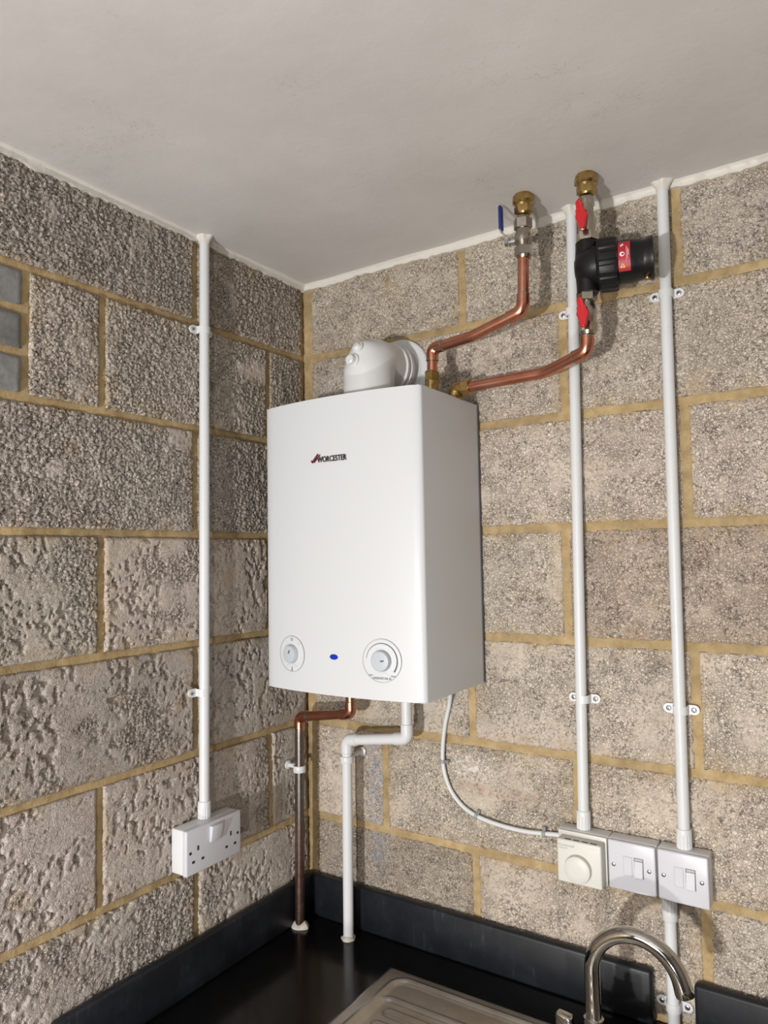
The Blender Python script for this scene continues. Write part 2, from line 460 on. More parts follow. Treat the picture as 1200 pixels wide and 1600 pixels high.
# ------------------------------------------------------------------ room shell
ZC = ZO + .640
def struct(name, lo, hi, m, parent=None):
    bm = B(); box(bm, lo, hi); o = obj(name, bm, m, parent); o['kind'] = 'structure'; return o
RX, RY = 2.6, -3.2
struct('floor', (-.12, RY-.1, -.1), (RX+.1, .12, 0), M['floor'])
struct('ceiling', (-.12, RY-.1, ZC), (RX+.1, .12, ZC+.12), M['ceiling'])
wall_back = struct('wall_back', (-.12, .013, 0), (RX+.1, .12, ZC), M['mortar'])
wall_left = struct('wall_left', (-.12, RY, 0), (-.013, .013, ZC), M['mortar'])
struct('wall_right', (RX, RY, 0), (RX+.1, .013, ZC), M['wallpaint'])
struct('wall_front', (-.12, RY-.1, 0), (RX+.1, RY, ZC), M['wallpaint'])

def place(side, u, h, v):
    return (u, -h, v) if side == 'R' else (h, -u, v)
def grid_obj(name, side, U, V, H, parent, m, skirt, attrs):
    nu, nv = U.shape
    P = np.empty((nu*nv + 2*(nu+nv)-4, 3))
    u, v, h = U.ravel(), V.ravel(), H.ravel()
    idx = np.arange(nu*nv).reshape(nu, nv)
    quads = np.stack([idx[:-1, :-1], idx[1:, :-1], idx[1:, 1:], idx[:-1, 1:]], -1).reshape(-1, 4)
    ring = np.concatenate([idx[:, 0], idx[-1, 1:], idx[-2::-1, -1], idx[0, -2:0:-1]])
    k0 = nu*nv; sk = np.arange(k0, k0+len(ring))
    u = np.concatenate([u, u[ring]]); v = np.concatenate([v, v[ring]]); h = np.concatenate([h, np.full(len(ring), -skirt)])
    nx = np.roll(np.arange(len(ring)), -1)
    sq = np.stack([ring[nx], ring, sk, sk[nx]], -1)
    F = np.concatenate([quads, sq])
    if side == 'R': P = np.stack([u, -h, v], -1)
    else: P = np.stack([h, -u, v], -1); F = F[:, ::-1]
    c = (P.min(0)+P.max(0))/2
    me = bpy.data.meshes.new(name)
    me.vertices.add(len(P)); me.vertices.foreach_set('co', (P-c).ravel())
    me.loops.add(F.size); me.loops.foreach_set('vertex_index', F.ravel().astype(np.int32))
    me.polygons.add(len(F)); me.polygons.foreach_set('loop_start', np.arange(0, F.size, 4, dtype=np.int32))
    me.update(calc_edges=True)
    for an, av in attrs.items():
        at = me.attributes.new(an, 'FLOAT', 'POINT')
        at.data.foreach_set('value', np.concatenate([av.ravel(), av.ravel()[ring]]).astype(np.float32))
    me.polygons.foreach_set('use_smooth', np.ones(len(F), dtype=bool))
    me.materials.append(m)
    o = link(bpy.data.objects.new(name, me)); o.parent = parent; o.location = Vector(c) - WL[parent.name]
    return o
def block(side, u0, u1, z0, z1, parent, step, fillw, tint, seed, brick=False):
    J = .005
    u0, u1, z0, z1 = u0+J, u1-J, z0+J, z1-J
    nu, nv = max(4, int((u1-u0)/step)+1), max(4, int((z1-z0)/step)+1)
    U, V = np.meshgrid(np.linspace(u0, u1, nu), np.linspace(z0, z1, nv), indexing='ij')
    sd = 11 if side == 'R' else 47
    du = np.minimum(U-u0, u1-U); dv = np.minimum(V-z0, z1-V); dd = np.minimum(du, dv)
    if brick:
        H = (fbm(U*60, V*60, sd)-.5)*.003 - .004*np.clip(1-dd/.006, 0, 1)**2 - .002
        fill = np.ones_like(U)
    else:
        c1 = 1/.0085; f1, f2, idv = worley(U*c1 + .6*vnoise(U*90, V*90, sd+3), V*c1 + .6*vnoise(U*90, V*90, sd+4), sd)
        gap = np.clip((f2-f1)/(.27 if side == 'L' else .36), 0, 1)
        fill = np.clip((fbm(U*11+seed, V*11, sd+20, 5)-(.60-.34*fillw))/.14 + .25*(fbm(U*60, V*60, sd+30)-.5), 0, 1)
        gran = (gap**.6 - 1)*(.0054 if side == 'L' else .0042) + (idv-.5)*.0032 - .0012
        f1b, f2b, idb = worley(U/.014 + .8*vnoise(U*70, V*70, sd+62), V/.014 + .8*vnoise(U*70, V*70, sd+63), sd+60)
        pf = fbm(U*125, V*95, sd+61, 3); cm = np.clip((fbm(U*17, V*17, sd+64)-.44)/.12, 0, 1); pits = -.0062*np.clip((pf-.568)/.045, 0, 1)*cm - np.clip(.20-f1b, 0, 1)/.20*.0035*(idb > .80)
        flat = -.0006 + (fbm(U*140, V*140, sd+40)-.5)*.0016 + pits
        H = gran*(1-fill) + flat*fill + (fbm(U*14, V*14, sd+70)-.5)*.003
        rag = fbm(U*70, V*70, sd+50)
        H = H - .007*np.clip(1 - dd/(.003+.008*rag), 0, 1)**1.5
    edge = np.clip(1-dd/.035, 0, 1)
    # ragged outline
    jit = .0060*fbm(U*80, V*80, sd+80)
    U2 = U + np.where(U-u0 < step*.5, jit, 0) - np.where(u1-U < step*.5, jit, 0)
    V2 = V + np.where(V-z0 < step*.5, jit, 0) - np.where(z1-V < step*.5, jit, 0)
    o = grid_obj('brick' if brick else 'block', side, U2, V2, H, parent, M['brick'] if brick else M['block'], .025, {'fill': fill, 'edge': edge})
    o.color = (tint[0], tint[1], tint[2], 1)
    return o
def courses(side, cfg, umin, umax, fine_u, parent, ext):
    """cfg: course letter -> joint positions along the wall"""
    rnd = random.Random(3 if side == 'R' else 8)
    ztop = [.640, .45, .225, 0, -.225, -.45, -.675, -.900]
    for k, name in enumerate('ABCDEFG'):
        z1, z0 = ZO+ztop[k]-(-.005 if k == 0 else 0), ZO+ztop[k+1]
        js = sorted(cfg[name])
        for i, (a, b_) in enumerate(zip(js, js[1:])):
            t = rnd.uniform(.93, 1.07)
            tint = [t*rnd.uniform(.985, 1.015), t, t*rnd.uniform(.98, 1.02)]
            fw, tm = ext.get((name, i), (None, None))
            if fw is None: fw = ({'A': -.1, 'B': .0, 'C': .05, 'D': .55, 'E': 1.05, 'F': 1.0, 'G': .9} if side == 'L' else {'A': -.2, 'B': -.2, 'C': -.1, 'D': .05, 'E': .32, 'F': .10, 'G': .32})[name]
            sw = (1.05, 1.04, 1.02) if side == 'R' else ((.97, .975, 1.0) if name in 'ABCD' else (.93, .95, 1.0))
            tint = [tint[q]*sw[q] for q in range(3)]
            if tm is not None: tint = [tint[q]*tm[q] for q in range(3)]
            if (side, name, i) == BRICKPANEL:
                zb = [z0, z0+.076, z0+.150, z1]
                for q in range(3):
                    w_ = random.Random(q).uniform(.85, 1.1)
                    for r_ in range(1):
                        block(side, a, b_, zb[q], zb[q+1], parent, .006, 1, (w_, w_*1.0, w_*1.0), q, True)
                continue
            block(side, a, b_, z0, z1, parent, (.0024 if side == 'L' else .003) if a < fine_u else .012, fw, tint, rnd.uniform(0, 50))
BRICKPANEL = ('L', 'B', 3)
R0, R1_, R2_, R3_, R4_ = .447, .672, .897, 1.122, 1.347
odd = [.013, R0, R2_, R4_, 1.797, 2.247, 2.6]
ev = [.013, .222, R1_, R3_, 1.572, 2.022, 2.6]
evD = [.013, .222, .664, R3_, 1.572, 2.022, 2.6]
extR = {('D', 2): (.0, (.82, .79, .77)), ('G', 0): (-.1, (.80, .78, .76)), ('E', 0): (.32, (.97, .97, .97)), ('D', 1): (.25, (1.02, 1.0, .98)),
        ('F', 1): (.05, (.95, .95, .95)), ('F', 0): (.15, (1.02, 1, .98)), ('G', 1): (.40, (1.04, 1.02, 1.0))}
courses('R', dict(A=odd, B=ev, C=odd, D=evD, E=odd, F=ev, G=odd), 0, 2.6, 1.2, wall_back, extR)
Lo = [.0, .358, .808, 1.258, 1.708, 2.158, 2.608, 3.19]
Le = [.0, .133, .583, 1.033, 1.483, 1.933, 2.383, 3.19]
LB = [.0, .133, .583, .732, .947, 1.033, 1.483, 1.933, 2.383, 3.19]
extL = {('E', 1): (1.0, (.92, .89, .88)), ('G', 1): (.85, (1.0, 1.0, 1.0)), ('F', 2): (1.1, (.98, .97, .98)), ('F', 1): (.95, (.98, .96, .95)), ('D', 1): (.7, (.98, .96, .95))}
courses('L', dict(A=Lo, B=LB, C=Lo, D=Le, E=Lo, F=Le, G=Lo), 0, 3.19, .80, wall_left, extL)

def mortar(side, u0, u1, parent, step):
    nu, nv = int((u1-u0)/step), int(1.55/step)
    U, V = np.meshgrid(np.linspace(u0, u1, nu), np.linspace(ZO-.905, ZC-.001, nv), indexing='ij')
    H = (-.0075 if side == 'L' else -.0050) + (fbm(U*30, V*30, 91)-.5)*.004 + (fbm(U*120, V*120, 97)-.5)*.002
    # the joints stand out; behind the block bodies the bedding lies deeper
    zj = np.array([ZO+k*.225 for k in range(-4, 3)] + [ZC])
    D = np.abs(V[..., None]-zj).min(-1)
    cfg = dict(R=(odd, ev, odd, evD, odd, ev, odd), L=(Lo, LB, Lo, Le, Lo, Le, Lo))[side]
    ztop = [.645, .45, .225, 0, -.225, -.45, -.675, -.91]
    for k in range(7):
        inn = (V <= ZO+ztop[k]) & (V > ZO+ztop[k+1])
        js = np.array(cfg[k] + [.0, .010])
        D = np.where(inn, np.minimum(D, np.abs(U[..., None]-js).min(-1)), D)
    if side == 'L':
        pan = (V < ZO+.45) & (V > ZO+.225) & (U > .72) & (U < .96); D = np.where(pan, 0, D)
    H = H - .0065*np.clip((D-.0105)/.005, 0, 1)
    o = grid_obj('mortar', side, U, V, H, parent, M['mortar'], .012, {'fill': np.zeros_like(U)})
    return o
mortar('R', -.012, 2.59, wall_back, .005)
mortar('L', -.004, 3.18, wall_left, .005)

# painted caulk strip where ceiling and walls meet
def caulk(name, side, u0, u1, seed):
    bm = B(); n = int((u1-u0)/.006); prev = None
    for i in range(n+1):
        u = u0 + (u1-u0)*i/n
        A = np.array([u]); Z0 = np.zeros(1)
        w1 = .007 + .009*float(fbm(A*18, Z0, seed)[0]) + .006*float(fbm(A*90, Z0, seed+3)[0]) - (.0 if side == 'R' else .002)
        w2 = .006 + .008*float(fbm(A*12, Z0+9, seed+7)[0])
        ring = [bm.verts.new(place(side, u, h, ZC - d)) for h, d in ((-.012, 0), (w2, -.0005), (w2*.75, .0022), (w2*.4, w1*.35), (.004, w1), (-.012, w1))]
        if prev:
            for k in range(6): bm.faces.new((prev[k], prev[(k+1) % 6], ring[(k+1) % 6], ring[k]))
        else: bm.faces.new(ring)
        prev = ring
    bm.faces.new(prev[::-1])
    o = obj(name, bm, M['trim'], angle=50); o['kind'] = 'structure'; return o
caulk('trim_1', 'R', 0.0, 2.59, 5)
caulk('trim_2', 'L', 0.0, 3.18, 6)

# ------------------------------------------------------------------ worktop, upstands, sink
ZW = ZO - .902
def extrude_xy(bm, outline, z0, z1, bev=0.0):
    a = [bm.verts.new((x, y, z0)) for x, y in outline]; b = [bm.verts.new((x, y, z1)) for x, y in outline]; n = len(outline)
    f0 = bm.faces.new(a[::-1]); f1 = bm.faces.new(b)
    for i in range(n): bm.faces.new((a[i], a[(i+1) % n], b[(i+1) % n], b[i]))
    if bev:
        es = list(set(f0.edges) | set(f1.edges))
        bmesh.ops.bevel(bm, geom=es, offset=bev, segments=3, affect='EDGES', profile=.5)
SX0, SX1, SY0, SY1 = .303, 1.30, -.606, -.110
bm = B()
for lo, hi in (((.003, -.68, ZW-.038), (SX0+.03, -.003, ZW)), ((SX1-.03, -.68, ZW-.038), (2.59, -.003, ZW)),
               ((SX0+.03, SY1-.03, ZW-.038), (SX1-.03, -.003, ZW)), ((SX0+.03, -.68, ZW-.038), (SX1-.03, SY0+.03, ZW))):
    box(bm, lo, hi)
bmesh.ops.remove_doubles(bm, verts=bm.verts, dist=1e-5)
worktop = tag(obj('worktop', bm, M['worktop']), 'glossy black laminate worktop running into the corner below the boiler', 'worktop')
def upstand(lo, hi, label):
    bm = B(); box(bm, lo, hi, .006, 3)
    return tag(obj('upstand', bm, M['upstand']), label, 'upstand', 'black laminate upstands round the worktop')
ZU = ZO - .807
upstand((.003, -.682, ZW), (.021, -.004, ZU), 'black laminate upstand along the left block wall')
upstand((.022, -.022, ZW), (.806, -.003, ZU), 'long dusty black upstand on the wall behind the tap')
upstand((.877, -.022, ZW), (2.58, -.003, ZU), 'black upstand at the right of the conduit gap')

def sdrr(X, Y, x0, x1, y0, y1, r):
    cx, cy = (x0+x1)/2, (y0+y1)/2
    qx, qy = np.abs(X-cx)-((x1-x0)/2-r), np.abs(Y-cy)-((y1-y0)/2-r)
    return np.hypot(np.maximum(qx, 0), np.maximum(qy, 0)) + np.minimum(np.maximum(qx, qy), 0) - r
def sst(a, b, x):
    t = np.clip((x-a)/(b-a), 0, 1); return t*t*(3-2*t)
def make_sink():
    nx, ny = 333, 249
    X, Y = np.meshgrid(np.linspace(SX0, SX1, nx), np.linspace(SY0, SY1, ny), indexing='ij')
    Hh = np.full(X.shape, .0040)
    d = sdrr(X, Y, SX0, SX1, SY0, SY1, .012)
    Hh -= .003*sst(-.006, 0, d)
    di = sdrr(X, Y, SX0+.034, SX1-.034, SY0+.034, SY1-.026, .03)
    Hh += .003*np.exp(-((di)/.0045)**2) - .004*sst(.004, -.010, di)
    dr = sdrr(X, Y, SX0+.040, .80, SY0+.05, -.196, .022)
    Hh += .0015*np.exp(-((dr)/.004)**2) - .005*sst(.002, -.010, dr)
    for k in range(8):
        yc = -.231 - .041*k
        if yc < SY0+.07: break
        rb = sdrr(X, Y, SX0+.062, .775, yc-.0115, yc+.0115, .011)
        Hh += .0045*sst(.003, -.0045, rb)
    bw = sdrr(X, Y, .84, 1.25, SY0+.05, -.215, .06)
    Hh -= .150*sst(.002, -.030, bw)
    P = np.stack([X, Y, ZW+Hh], -1).reshape(-1, 3)
    idx = np.arange(nx*ny).reshape(nx, ny)
    F = np.stack([idx[:-1, :-1], idx[1:, :-1], idx[1:, 1:], idx[:-1, 1:]], -1).reshape(-1, 4)
    c = np.array([(SX0+SX1)/2, (SY0+SY1)/2, ZW])
    me = bpy.data.meshes.new('drainer'); me.from_pydata((P-c).tolist(), [], F.tolist())
    for p_ in me.polygons: p_.use_smooth = True
    me.materials.append(M['steel'])
    o = link(bpy.data.objects.new('sink', me)); o.location = c
    md = o.modifiers.new('sheet', 'SOLIDIFY'); md.thickness = .0008; md.offset = -1
    WL[o.name] = Vector(c)
    tag(o, 'stainless steel inset sink with ribbed drainer in the black worktop', 'sink')
    bm = B(); lathe(bm, [(.038, 0), (.038, .002), (.034, .003), (.020, .001), (.018, -.004)], (1.045, -.385, ZW-.1458))
    obj('waste', bm, M['chrome'], o)
    return o
make_sink()

# ------------------------------------------------------------------ swan neck tap
TX, TY = .750, -.178
tap = thing('mixer_tap', 'chrome swan neck mixer tap on the back ledge of the sink', 'tap', (TX, TY, ZW+.001))
zb = ZW + .0005
bm = B(); lathe(bm, [(.027, 0), (.027, .004), (.0235, .008), (.0225, .012), (.0215, .040), (.0215, .058), (.0185, .066), (.016, .070), (.0155, .078)], (TX, TY, zb), seg=40)
obj('body', bm, M['chrome'], tap)
zc = ZO - .744; Rr = .0722
pts = [(TX, TY, zb+.074), (TX, TY, zc-.03)] + [(TX + Rr - Rr*math.cos(a), TY, zc + Rr*math.sin(a)) for a in [PI*k/28 for k in range(27)]]
e = Vector(pts[-1]); t = (e - Vector(pts[-2])).normalized()
pts += [tuple(e + t*.006)]
rad = [.0130]*len(pts); n = len(pts)
for k in range(10): rad[n-1-k] = .0130 + .0016*(1-k/10)
bm = B(); tube(bm, pts, .013, 28, rad); sp = obj('spout', bm, M['chrome'], tap)
bm = B(); ee = Vector(pts[-1]); lathe(bm, [(.0150, -.001), (.0152, .004), (.0145, .010), (.0115, .011), (.0110, .008)], ee, t, seg=28)
obj('nozzle', bm, M['chrome'], sp)
bm = B(); lathe(bm, [(.0155, 0), (.0165, .002), (.0165, .008), (.0140, .010)], (TX, TY, zb+.072), seg=32); obj('collar', bm, M['chrome'], tap)
for s in (-1, 1):
    bm = B(); lathe(bm, [(.0135, .018), (.0150, .021), (.0150, .036), (.0135, .038)], (TX, TY, zb+.040), (s, 0, 0), seg=28)
    hd = obj('valve_head', bm, M['chrome'], tap)
    bm = B()
    for (a, b_) in (((.037, -.0065, -.0105), (.064, .0065, .0105)),):
        vs_ = box(bm, (a[0], a[1]-.004, a[2]), (b_[0], b_[1]+.004, b_[2]+.018), .004, 3)
    for v in bm.verts:
        f = (v.co.x-.037)/.027; v.co.z += f*.004; v.co.y *= (1.0 - .25*f)
        v.co = Vector((TX + s*v.co.x, TY + v.co.y, zb + .040 + v.co.z))
    obj('lever', bm, M['chrome'], hd)

# ------------------------------------------------------------------ boiler
BX0, BX1, BY, BZ0, BZ1 = .0915, .4815, -.246, ZO - .3215, ZO + .2705
BC, BOW = (BX0+BX1)/2, .021
def front(x): return BY - BOW*(1-((x-BC)/((BX1-BX0)/2))**2)
def fyaw(x): return math.atan(-2*BOW*(x-BC)/((BX1-BX0)/2)**2)*-1
boiler = thing('boiler', 'white wall-hung boiler with bowed front hanging in the corner', 'boiler', (BC, -.004, BZ0))
def plan(inset=0.0, back=-.006):
    r = .007; o = [(BX1-inset, back), (BX1-inset, BY+r)]
    for k in range(1, 5):
        a = PI/2*k/5; o.append((BX1-inset-r+r*math.cos(a), BY+r+inset*.5 - r*math.sin(a)))
    n_ = 30
    for k in range(n_+1):
        x = BX1-r - (BX1-BX0-2*r)*k/n_; o.append((x, front(x)+inset))
    for k in range(4, 0, -1):
        a = PI/2*k/5; o.append((BX0+inset+r-r*math.cos(a), BY+r+inset*.5 - r*math.sin(a)))
    o += [(BX0+inset, BY+r), (BX0+inset, back)]
    return o[::-1]
bm = B(); extrude_xy(bm, plan(), BZ0, BZ1, .0025); casing = obj('casing', bm, M['enamel'], boiler, angle=30)
bm = B(); extrude_xy(bm, plan(.012, -.012), BZ0-.003, BZ0+.004); obj('base_panel', bm, M['grey_print'], boiler)
bm = B(); extrude_xy(bm, [(BX0+.006, -.002), (BX1+.0015, -.002), (BX1+.0015, -.0085), (BX0+.006, -.0085)], BZ0+.004, BZ1-.006); obj('rear_gap_shade', bm, M['ink'], boiler)  # dark strip standing in for the shaded gap behind the casing
def on_front(x, z, out=0.0): return Vector((x, front(x)-out, z))
def fmtx(x, z, out=0.0):
    return Matrix.Translation(on_front(x, z, out)) @ Matrix.Rotation(fyaw(x), 4, 'Z') @ Matrix.Rotation(PI/2, 4, 'X')
def disc(x, z, r, h0, h1, prof=None, seg=40):
    bm = B(); lathe(bm, prof or [(r, h0), (r, h1)], (0, 0, 0), seg=seg); bm.transform(fmtx(x, z)); return bm
def ring(x, z, r, w_, h, a0=0, a1=2*PI, n=48, w2=None):
    """flat raised ring or arc on the front, local z outward"""
    bm = B(); cl = abs(a1-a0) > 6.28; rows = []
    for k in range(n if cl else n+1):
        f = k/n; a = a0 + (a1-a0)*f; ww = w_ + ((w2 if w2 is not None else w_)-w_)*f
        ri, ro = r-ww/2, r+ww/2
        rows.append([bm.verts.new((q*math.cos(a), q*math.sin(a), hh)) for q, hh in ((ri, -.002), (ri, h), (ro, h), (ro, -.002))])
    for k in range(len(rows) if cl else len(rows)-1):
        A_, B_ = rows[k], rows[(k+1) % len(rows)]
        for q in range(4): bm.faces.new((A_[q], A_[(q+1) % 4], B_[(q+1) % 4], B_[q]))
    if not cl: bm.faces.new(rows[0]); bm.faces.new(rows[-1][::-1])
    bm.transform(fmtx(x, z)); return bm
KZ = ZO - .2475
for kx, rd, rk, ang in ((.1735, .0360, .0178, 62), (.3945, .0405, .0190, 8)):
    dl = obj('dial', disc(kx, KZ, rd, 0, 0, [(rd, -.004), (rd, .0006), (rd-.001, .0012), (rd-.003, .0014)]), M['enamel'], boiler)
    obj('dial_rim', ring(kx, KZ, rd, .0012, .0018), M['rubber'], dl)
    kb = obj('knob', disc(kx, KZ, rk, 0, 0, [(rk+.0015, .0), (rk+.0012, .003), (rk, .010), (rk-.0012, .0115), (rk-.004, .0122)]), M['knob'], dl, label='pale grey control knob')
    bm = B(); box(bm, (.002, -.0014, .0118), (.0095, .0014, .0128)); bm.transform(fmtx(kx, KZ) @ Matrix.Rotation(math.radians(ang), 4, 'Z')); obj('pointer', bm, M['ink'], dl)
    if kx > .3:
        obj('power_scale', ring(kx, KZ, .0325, .0008, .0017, math.radians(175), math.radians(-38), 40, .0032), M['ink'], dl)
        obj('scale_mark', text_bm('max', .0062, .0006, fmtx(kx+.0235, KZ-.0275, .0016)), M['ink'], dl)
        obj('scale_mark', text_bm('min', .0062, .0006, fmtx(kx-.0235, KZ-.0275, .0016)), M['ink'], dl)
        obj('scale_mark', ring(kx, KZ-.052, .030, .0005, .0016, math.radians(60), math.radians(120), 12), M['rubber'], dl)
        obj('lettering', text_bm('GREENSTAR Ri', .0060, .0006, fmtx(kx, KZ-.0330, .0016)), M['ink'], dl)
    else:
        obj('scale_mark', text_bm('O', .0085, .0006, fmtx(kx, KZ+.0290, .0016)), M['ink'], dl)
        obj('scale_mark', text_bm('*', .0095, .0006, fmtx(kx+.0200, KZ+.0190, .0016)), M['grey_print'], dl)
        obj('scale_mark', ring(kx, KZ-.048, .028, .0006, .0016, math.radians(55), math.radians(125), 12), M['rubber'], dl)
        bm = B(); box(bm, (-.0008, -.0045, .001), (.0008, .003, .0017)); lathe(bm, [(.0017, .001), (.0017, .0017)], (0, -.0045, 0), seg=12)
        bm.transform(fmtx(kx, KZ-.0285)); obj('scale_mark', bm, M['ink'], dl)
bm = B(); lathe(bm, [(.0100, -.002), (.0100, .0006), (.0085, .0020), (.004, .0026)], (0, 0, 0), seg=28)
for v in bm.verts: v.co.y *= .55
bm.transform(fmtx(.2855, ZO-.2465)); obj('indicator_lamp', bm, M['blue_lens'], boiler, label='small blue indicator lamp')
bg = obj('badge', text_bm('WORCESTER', .0158, .0026, fmtx(.2875, ZO+.1440, .0012), sx=.78), M['badge'], boiler, label='raised chrome lettering reading WORCESTER')
bm = B()
for q, (dx, w_) in enumerate(((0, .0036), (.0062, .0026))):
    a = Vector((-.011+dx, -.0075, 0)); b_ = Vector((.0075+dx, .0115-.002*q, 0)); d = (b_-a).normalized(); n_ = Vector((-d.y, d.x, 0))*w_/2
    p4 = [a-n_, b_-n_, b_+n_, a+n_]
    lo = [bm.verts.new((v.x, v.y, -.001)) for v in p4]; hi = [bm.verts.new((v.x, v.y, .0026)) for v in p4]
    bm.faces.new(lo[::-1]); bm.faces.new(hi)
    for i in range(4): bm.faces.new((lo[i], lo[(i+1) % 4], hi[(i+1) % 4], hi[i]))
a = [(-.0150, -.0025), (-.0115, -.0020), (-.0070, -.0085), (-.0115, -.0080)]
lo = [bm.verts.new((x, y, -.001)) for x, y in a]; hi = [bm.verts.new((x, y, .0026)) for x, y in a]
bm.faces.new(lo); bm.faces.new(hi[::-1])
for i in range(4): bm.faces.new((lo[i], lo[(i+1) % 4], hi[(i+1) % 4], hi[i]))
bm.transform(fmtx(.2460, ZO+.1465) @ Matrix.Scale(.85, 4)); obj('emblem', bm, M['badge_red'], bg, label='dark red slanted emblem')
bm = B(); lathe(bm, [(.010, 0), (.013, -.004), (.013, -.014), (.008, -.018)], (.335, -.12, BZ0+.002), seg=24); obj('drain_cap', bm, M['fitting'], boiler)

# ------------------------------------------------------------------ flue
FX, FY, FZ, FR = .2845, -.128, ZO + .368, .0555
flue = thing('flue', 'white balanced flue elbow turning from the boiler top into the wall', 'flue', (FX, FY, BZ1))
pts = path([(FX, FY, BZ1+.004), (FX, FY, FZ), (FX, FY+.075, FZ)], [.032], 14)
bm = B(); tube(bm, pts, FR, 44)
# fuller outer shoulder, as on a moulded elbow
for v in bm.verts:
    d = Vector((v.co.x-FX, v.co.y-FY, v.co.z-FZ))
    if d.y < 0 and d.z > 0:
        l = math.hypot(d.y, d.z)
        if l > .03:
            k = 1 + .22*math.sin(2*math.atan2(d.z, -d.y))**2*max(0, 1-abs(d.x)/FR)
            v.co.y = FY + d.y*k; v.co.z = FZ + d.z*k
obj('elbow', bm, M['flue'], flue, angle=60)
bm = B(); lathe(bm, [(FR+.001, 0), (FR+.0035, .002), (FR+.0035, .014), (FR+.001, .018)], (FX, FY, BZ1+.002), seg=44); obj('base_collar', bm, M['flue'], flue)
bm = B(); lathe(bm, [(FR, 0), (FR+.004, .002), (FR+.004, .010), (FR+.001, .012), (FR+.001, .015), (FR+.0055, .017), (FR+.0055, .026), (FR, .028)], (FX, FY+.066, FZ), (0, 1, 0), seg=44)
cl = obj('clamp_ring', bm, M['flue'], flue)
for a in (10, -25):
    bm = B(); A_ = math.radians(a); lathe(bm, [(.0026, 0), (.0026, .0022), (.0012, .003)], (FX+(FR+.003)*math.cos(A_), FY+.087, FZ+(FR+.003)*math.sin(A_)), (math.cos(A_), 0, math.sin(A_)), seg=12)
    obj('screw', bm, M['zinc'], cl)
bm = B(); lathe(bm, [(FR-.003, 0), (FR-.003, .05)], (FX, -.048, FZ), (0, 1, 0), seg=44); obj('pipe', bm, M['flue'], flue)
bm = B(); lathe(bm, [(FR-.002, -.014), (FR+.004, -.013), (FR+.008, -.009), (.0765, -.0085), (.079, -.006), (.079, .004)], (FX, 0, FZ), (0, 1, 0), seg=56); obj('wall_seal', bm, M['flue'], flue)
for px_, py_, pz_, rr, ax, ho in ((FX+.000, FY-.0435, FZ+.0250, .0095, (-.05, -.82, .57), .004), (FX-.006, FY-.0530, FZ-.0060, .0115, (-.08, -.98, .18), .010)):
    bm = B(); lathe(bm, [(rr+.0045, -.008), (rr+.0045, .0), (rr+.003, .0016), (rr+.0012, .0002), (rr, .0004), (rr-.0012, ho), (rr-.0035, ho+.0018)], (px_, py_, pz_), ax, seg=28)
    obj('test_point', bm, M['flue'], flue)

# ------------------------------------------------------------------ copper pipework above the boiler
def elbow(parent, a, b, c, r=.0128, leg=.024, fil=.022, m='copper', nm='elbow_fitting'):
    a, b, c = Vector(a), Vector(b), Vector(c)
    p0 = b + (a-b).normalized()*leg; p1 = b + (c-b).normalized()*leg
    bm = B(); tube(bm, path([p0, b, p1], [fil], 10), r, 24); e_ = obj(nm, bm, M[m], parent)
    for p_, q in ((p0, a), (p1, c)):
        d = (q-p_).normalized(); bm = B(); lathe(bm, [(r-.0014, -.001), (r+.0003, .0), (r+.0003, .0022), (r-.0016, .0036)], p_, d, seg=24)
        obj('solder_ring', bm, M['nickel'] if m == 'copper' else M[m], e_)
    return e_
RP = .0110
P1 = [(.4246, -.10, BZ1+.012), (.4275, -.10, ZO+.381), (.5254, -.110, ZO+.3875), (.6390, -.120, ZO+.4135), (.6425, -.1195, ZO+.520)]
pipe = thing('copper_pipe', 'polished copper pipe rising from boiler top to the blue-handled valve', 'pipe', P1[0], group='copper pipes above the boiler')
bm = B(); tube(bm, path(P1, [.022, .10, .022], 10), RP, 24); obj('tube', bm, M['copper'], pipe)
elbow(pipe, P1[0], P1[1], P1[2]); elbow(pipe, P1[2], P1[3], P1[4], leg=.030)
bm = B(); hexnut(bm, (.4252, -.10, BZ1), (0, 0, 1), .0168, .042, .060); hexnut(bm, (.4252, -.10, BZ1), (0, 0, 1), .0155, .020, .034); lathe(bm, [(.0145, .001), (.0145, .044)], (.4246, -.10, BZ1), seg=28)
lathe(bm, [(.0150, .060), (.0122, .064)], (.4246, -.10, BZ1), seg=28); obj('compression_nut', bm, M['brass'], pipe, label='brass compression nut')
P2 = [(.488, -.0805, ZO+.2925), (.6655, -.090, ZO+.2945), (.7591, -.120, ZO+.3135), (.7615, -.1205, ZO+.352)]
pipe2 = thing('copper_pipe', 'polished copper pipe from brass elbow to the red-handled filter valve', 'pipe', P2[0], group='copper pipes above the boiler')
bm = B(); tube(bm, path(P2, [.10, .022], 10), RP, 24); obj('tube', bm, M['copper'], pipe2)
elbow(pipe2, P2[1], P2[2], P2[3], leg=.026)
bm = B(); tube(bm, path([(.468, -.08, BZ1+.002), (.468, -.08, ZO+.2925), (.492, -.0805, ZO+.2925)], [.012], 8), .0140, 24)
br = obj('compression_elbow', bm, M['brass'], pipe2, label='brass compression elbow')
bm = B(); hexnut(bm, (.492, -.0805, ZO+.2925), (1, 0, 0), .0175, -.006, .012); obj('nut', bm, M['brass'], br)
bm = B(); hexnut(bm, (.468, -.08, BZ1), (0, 0, 1), .0165, .0, .008); obj('nut', bm, M['brass'], br)

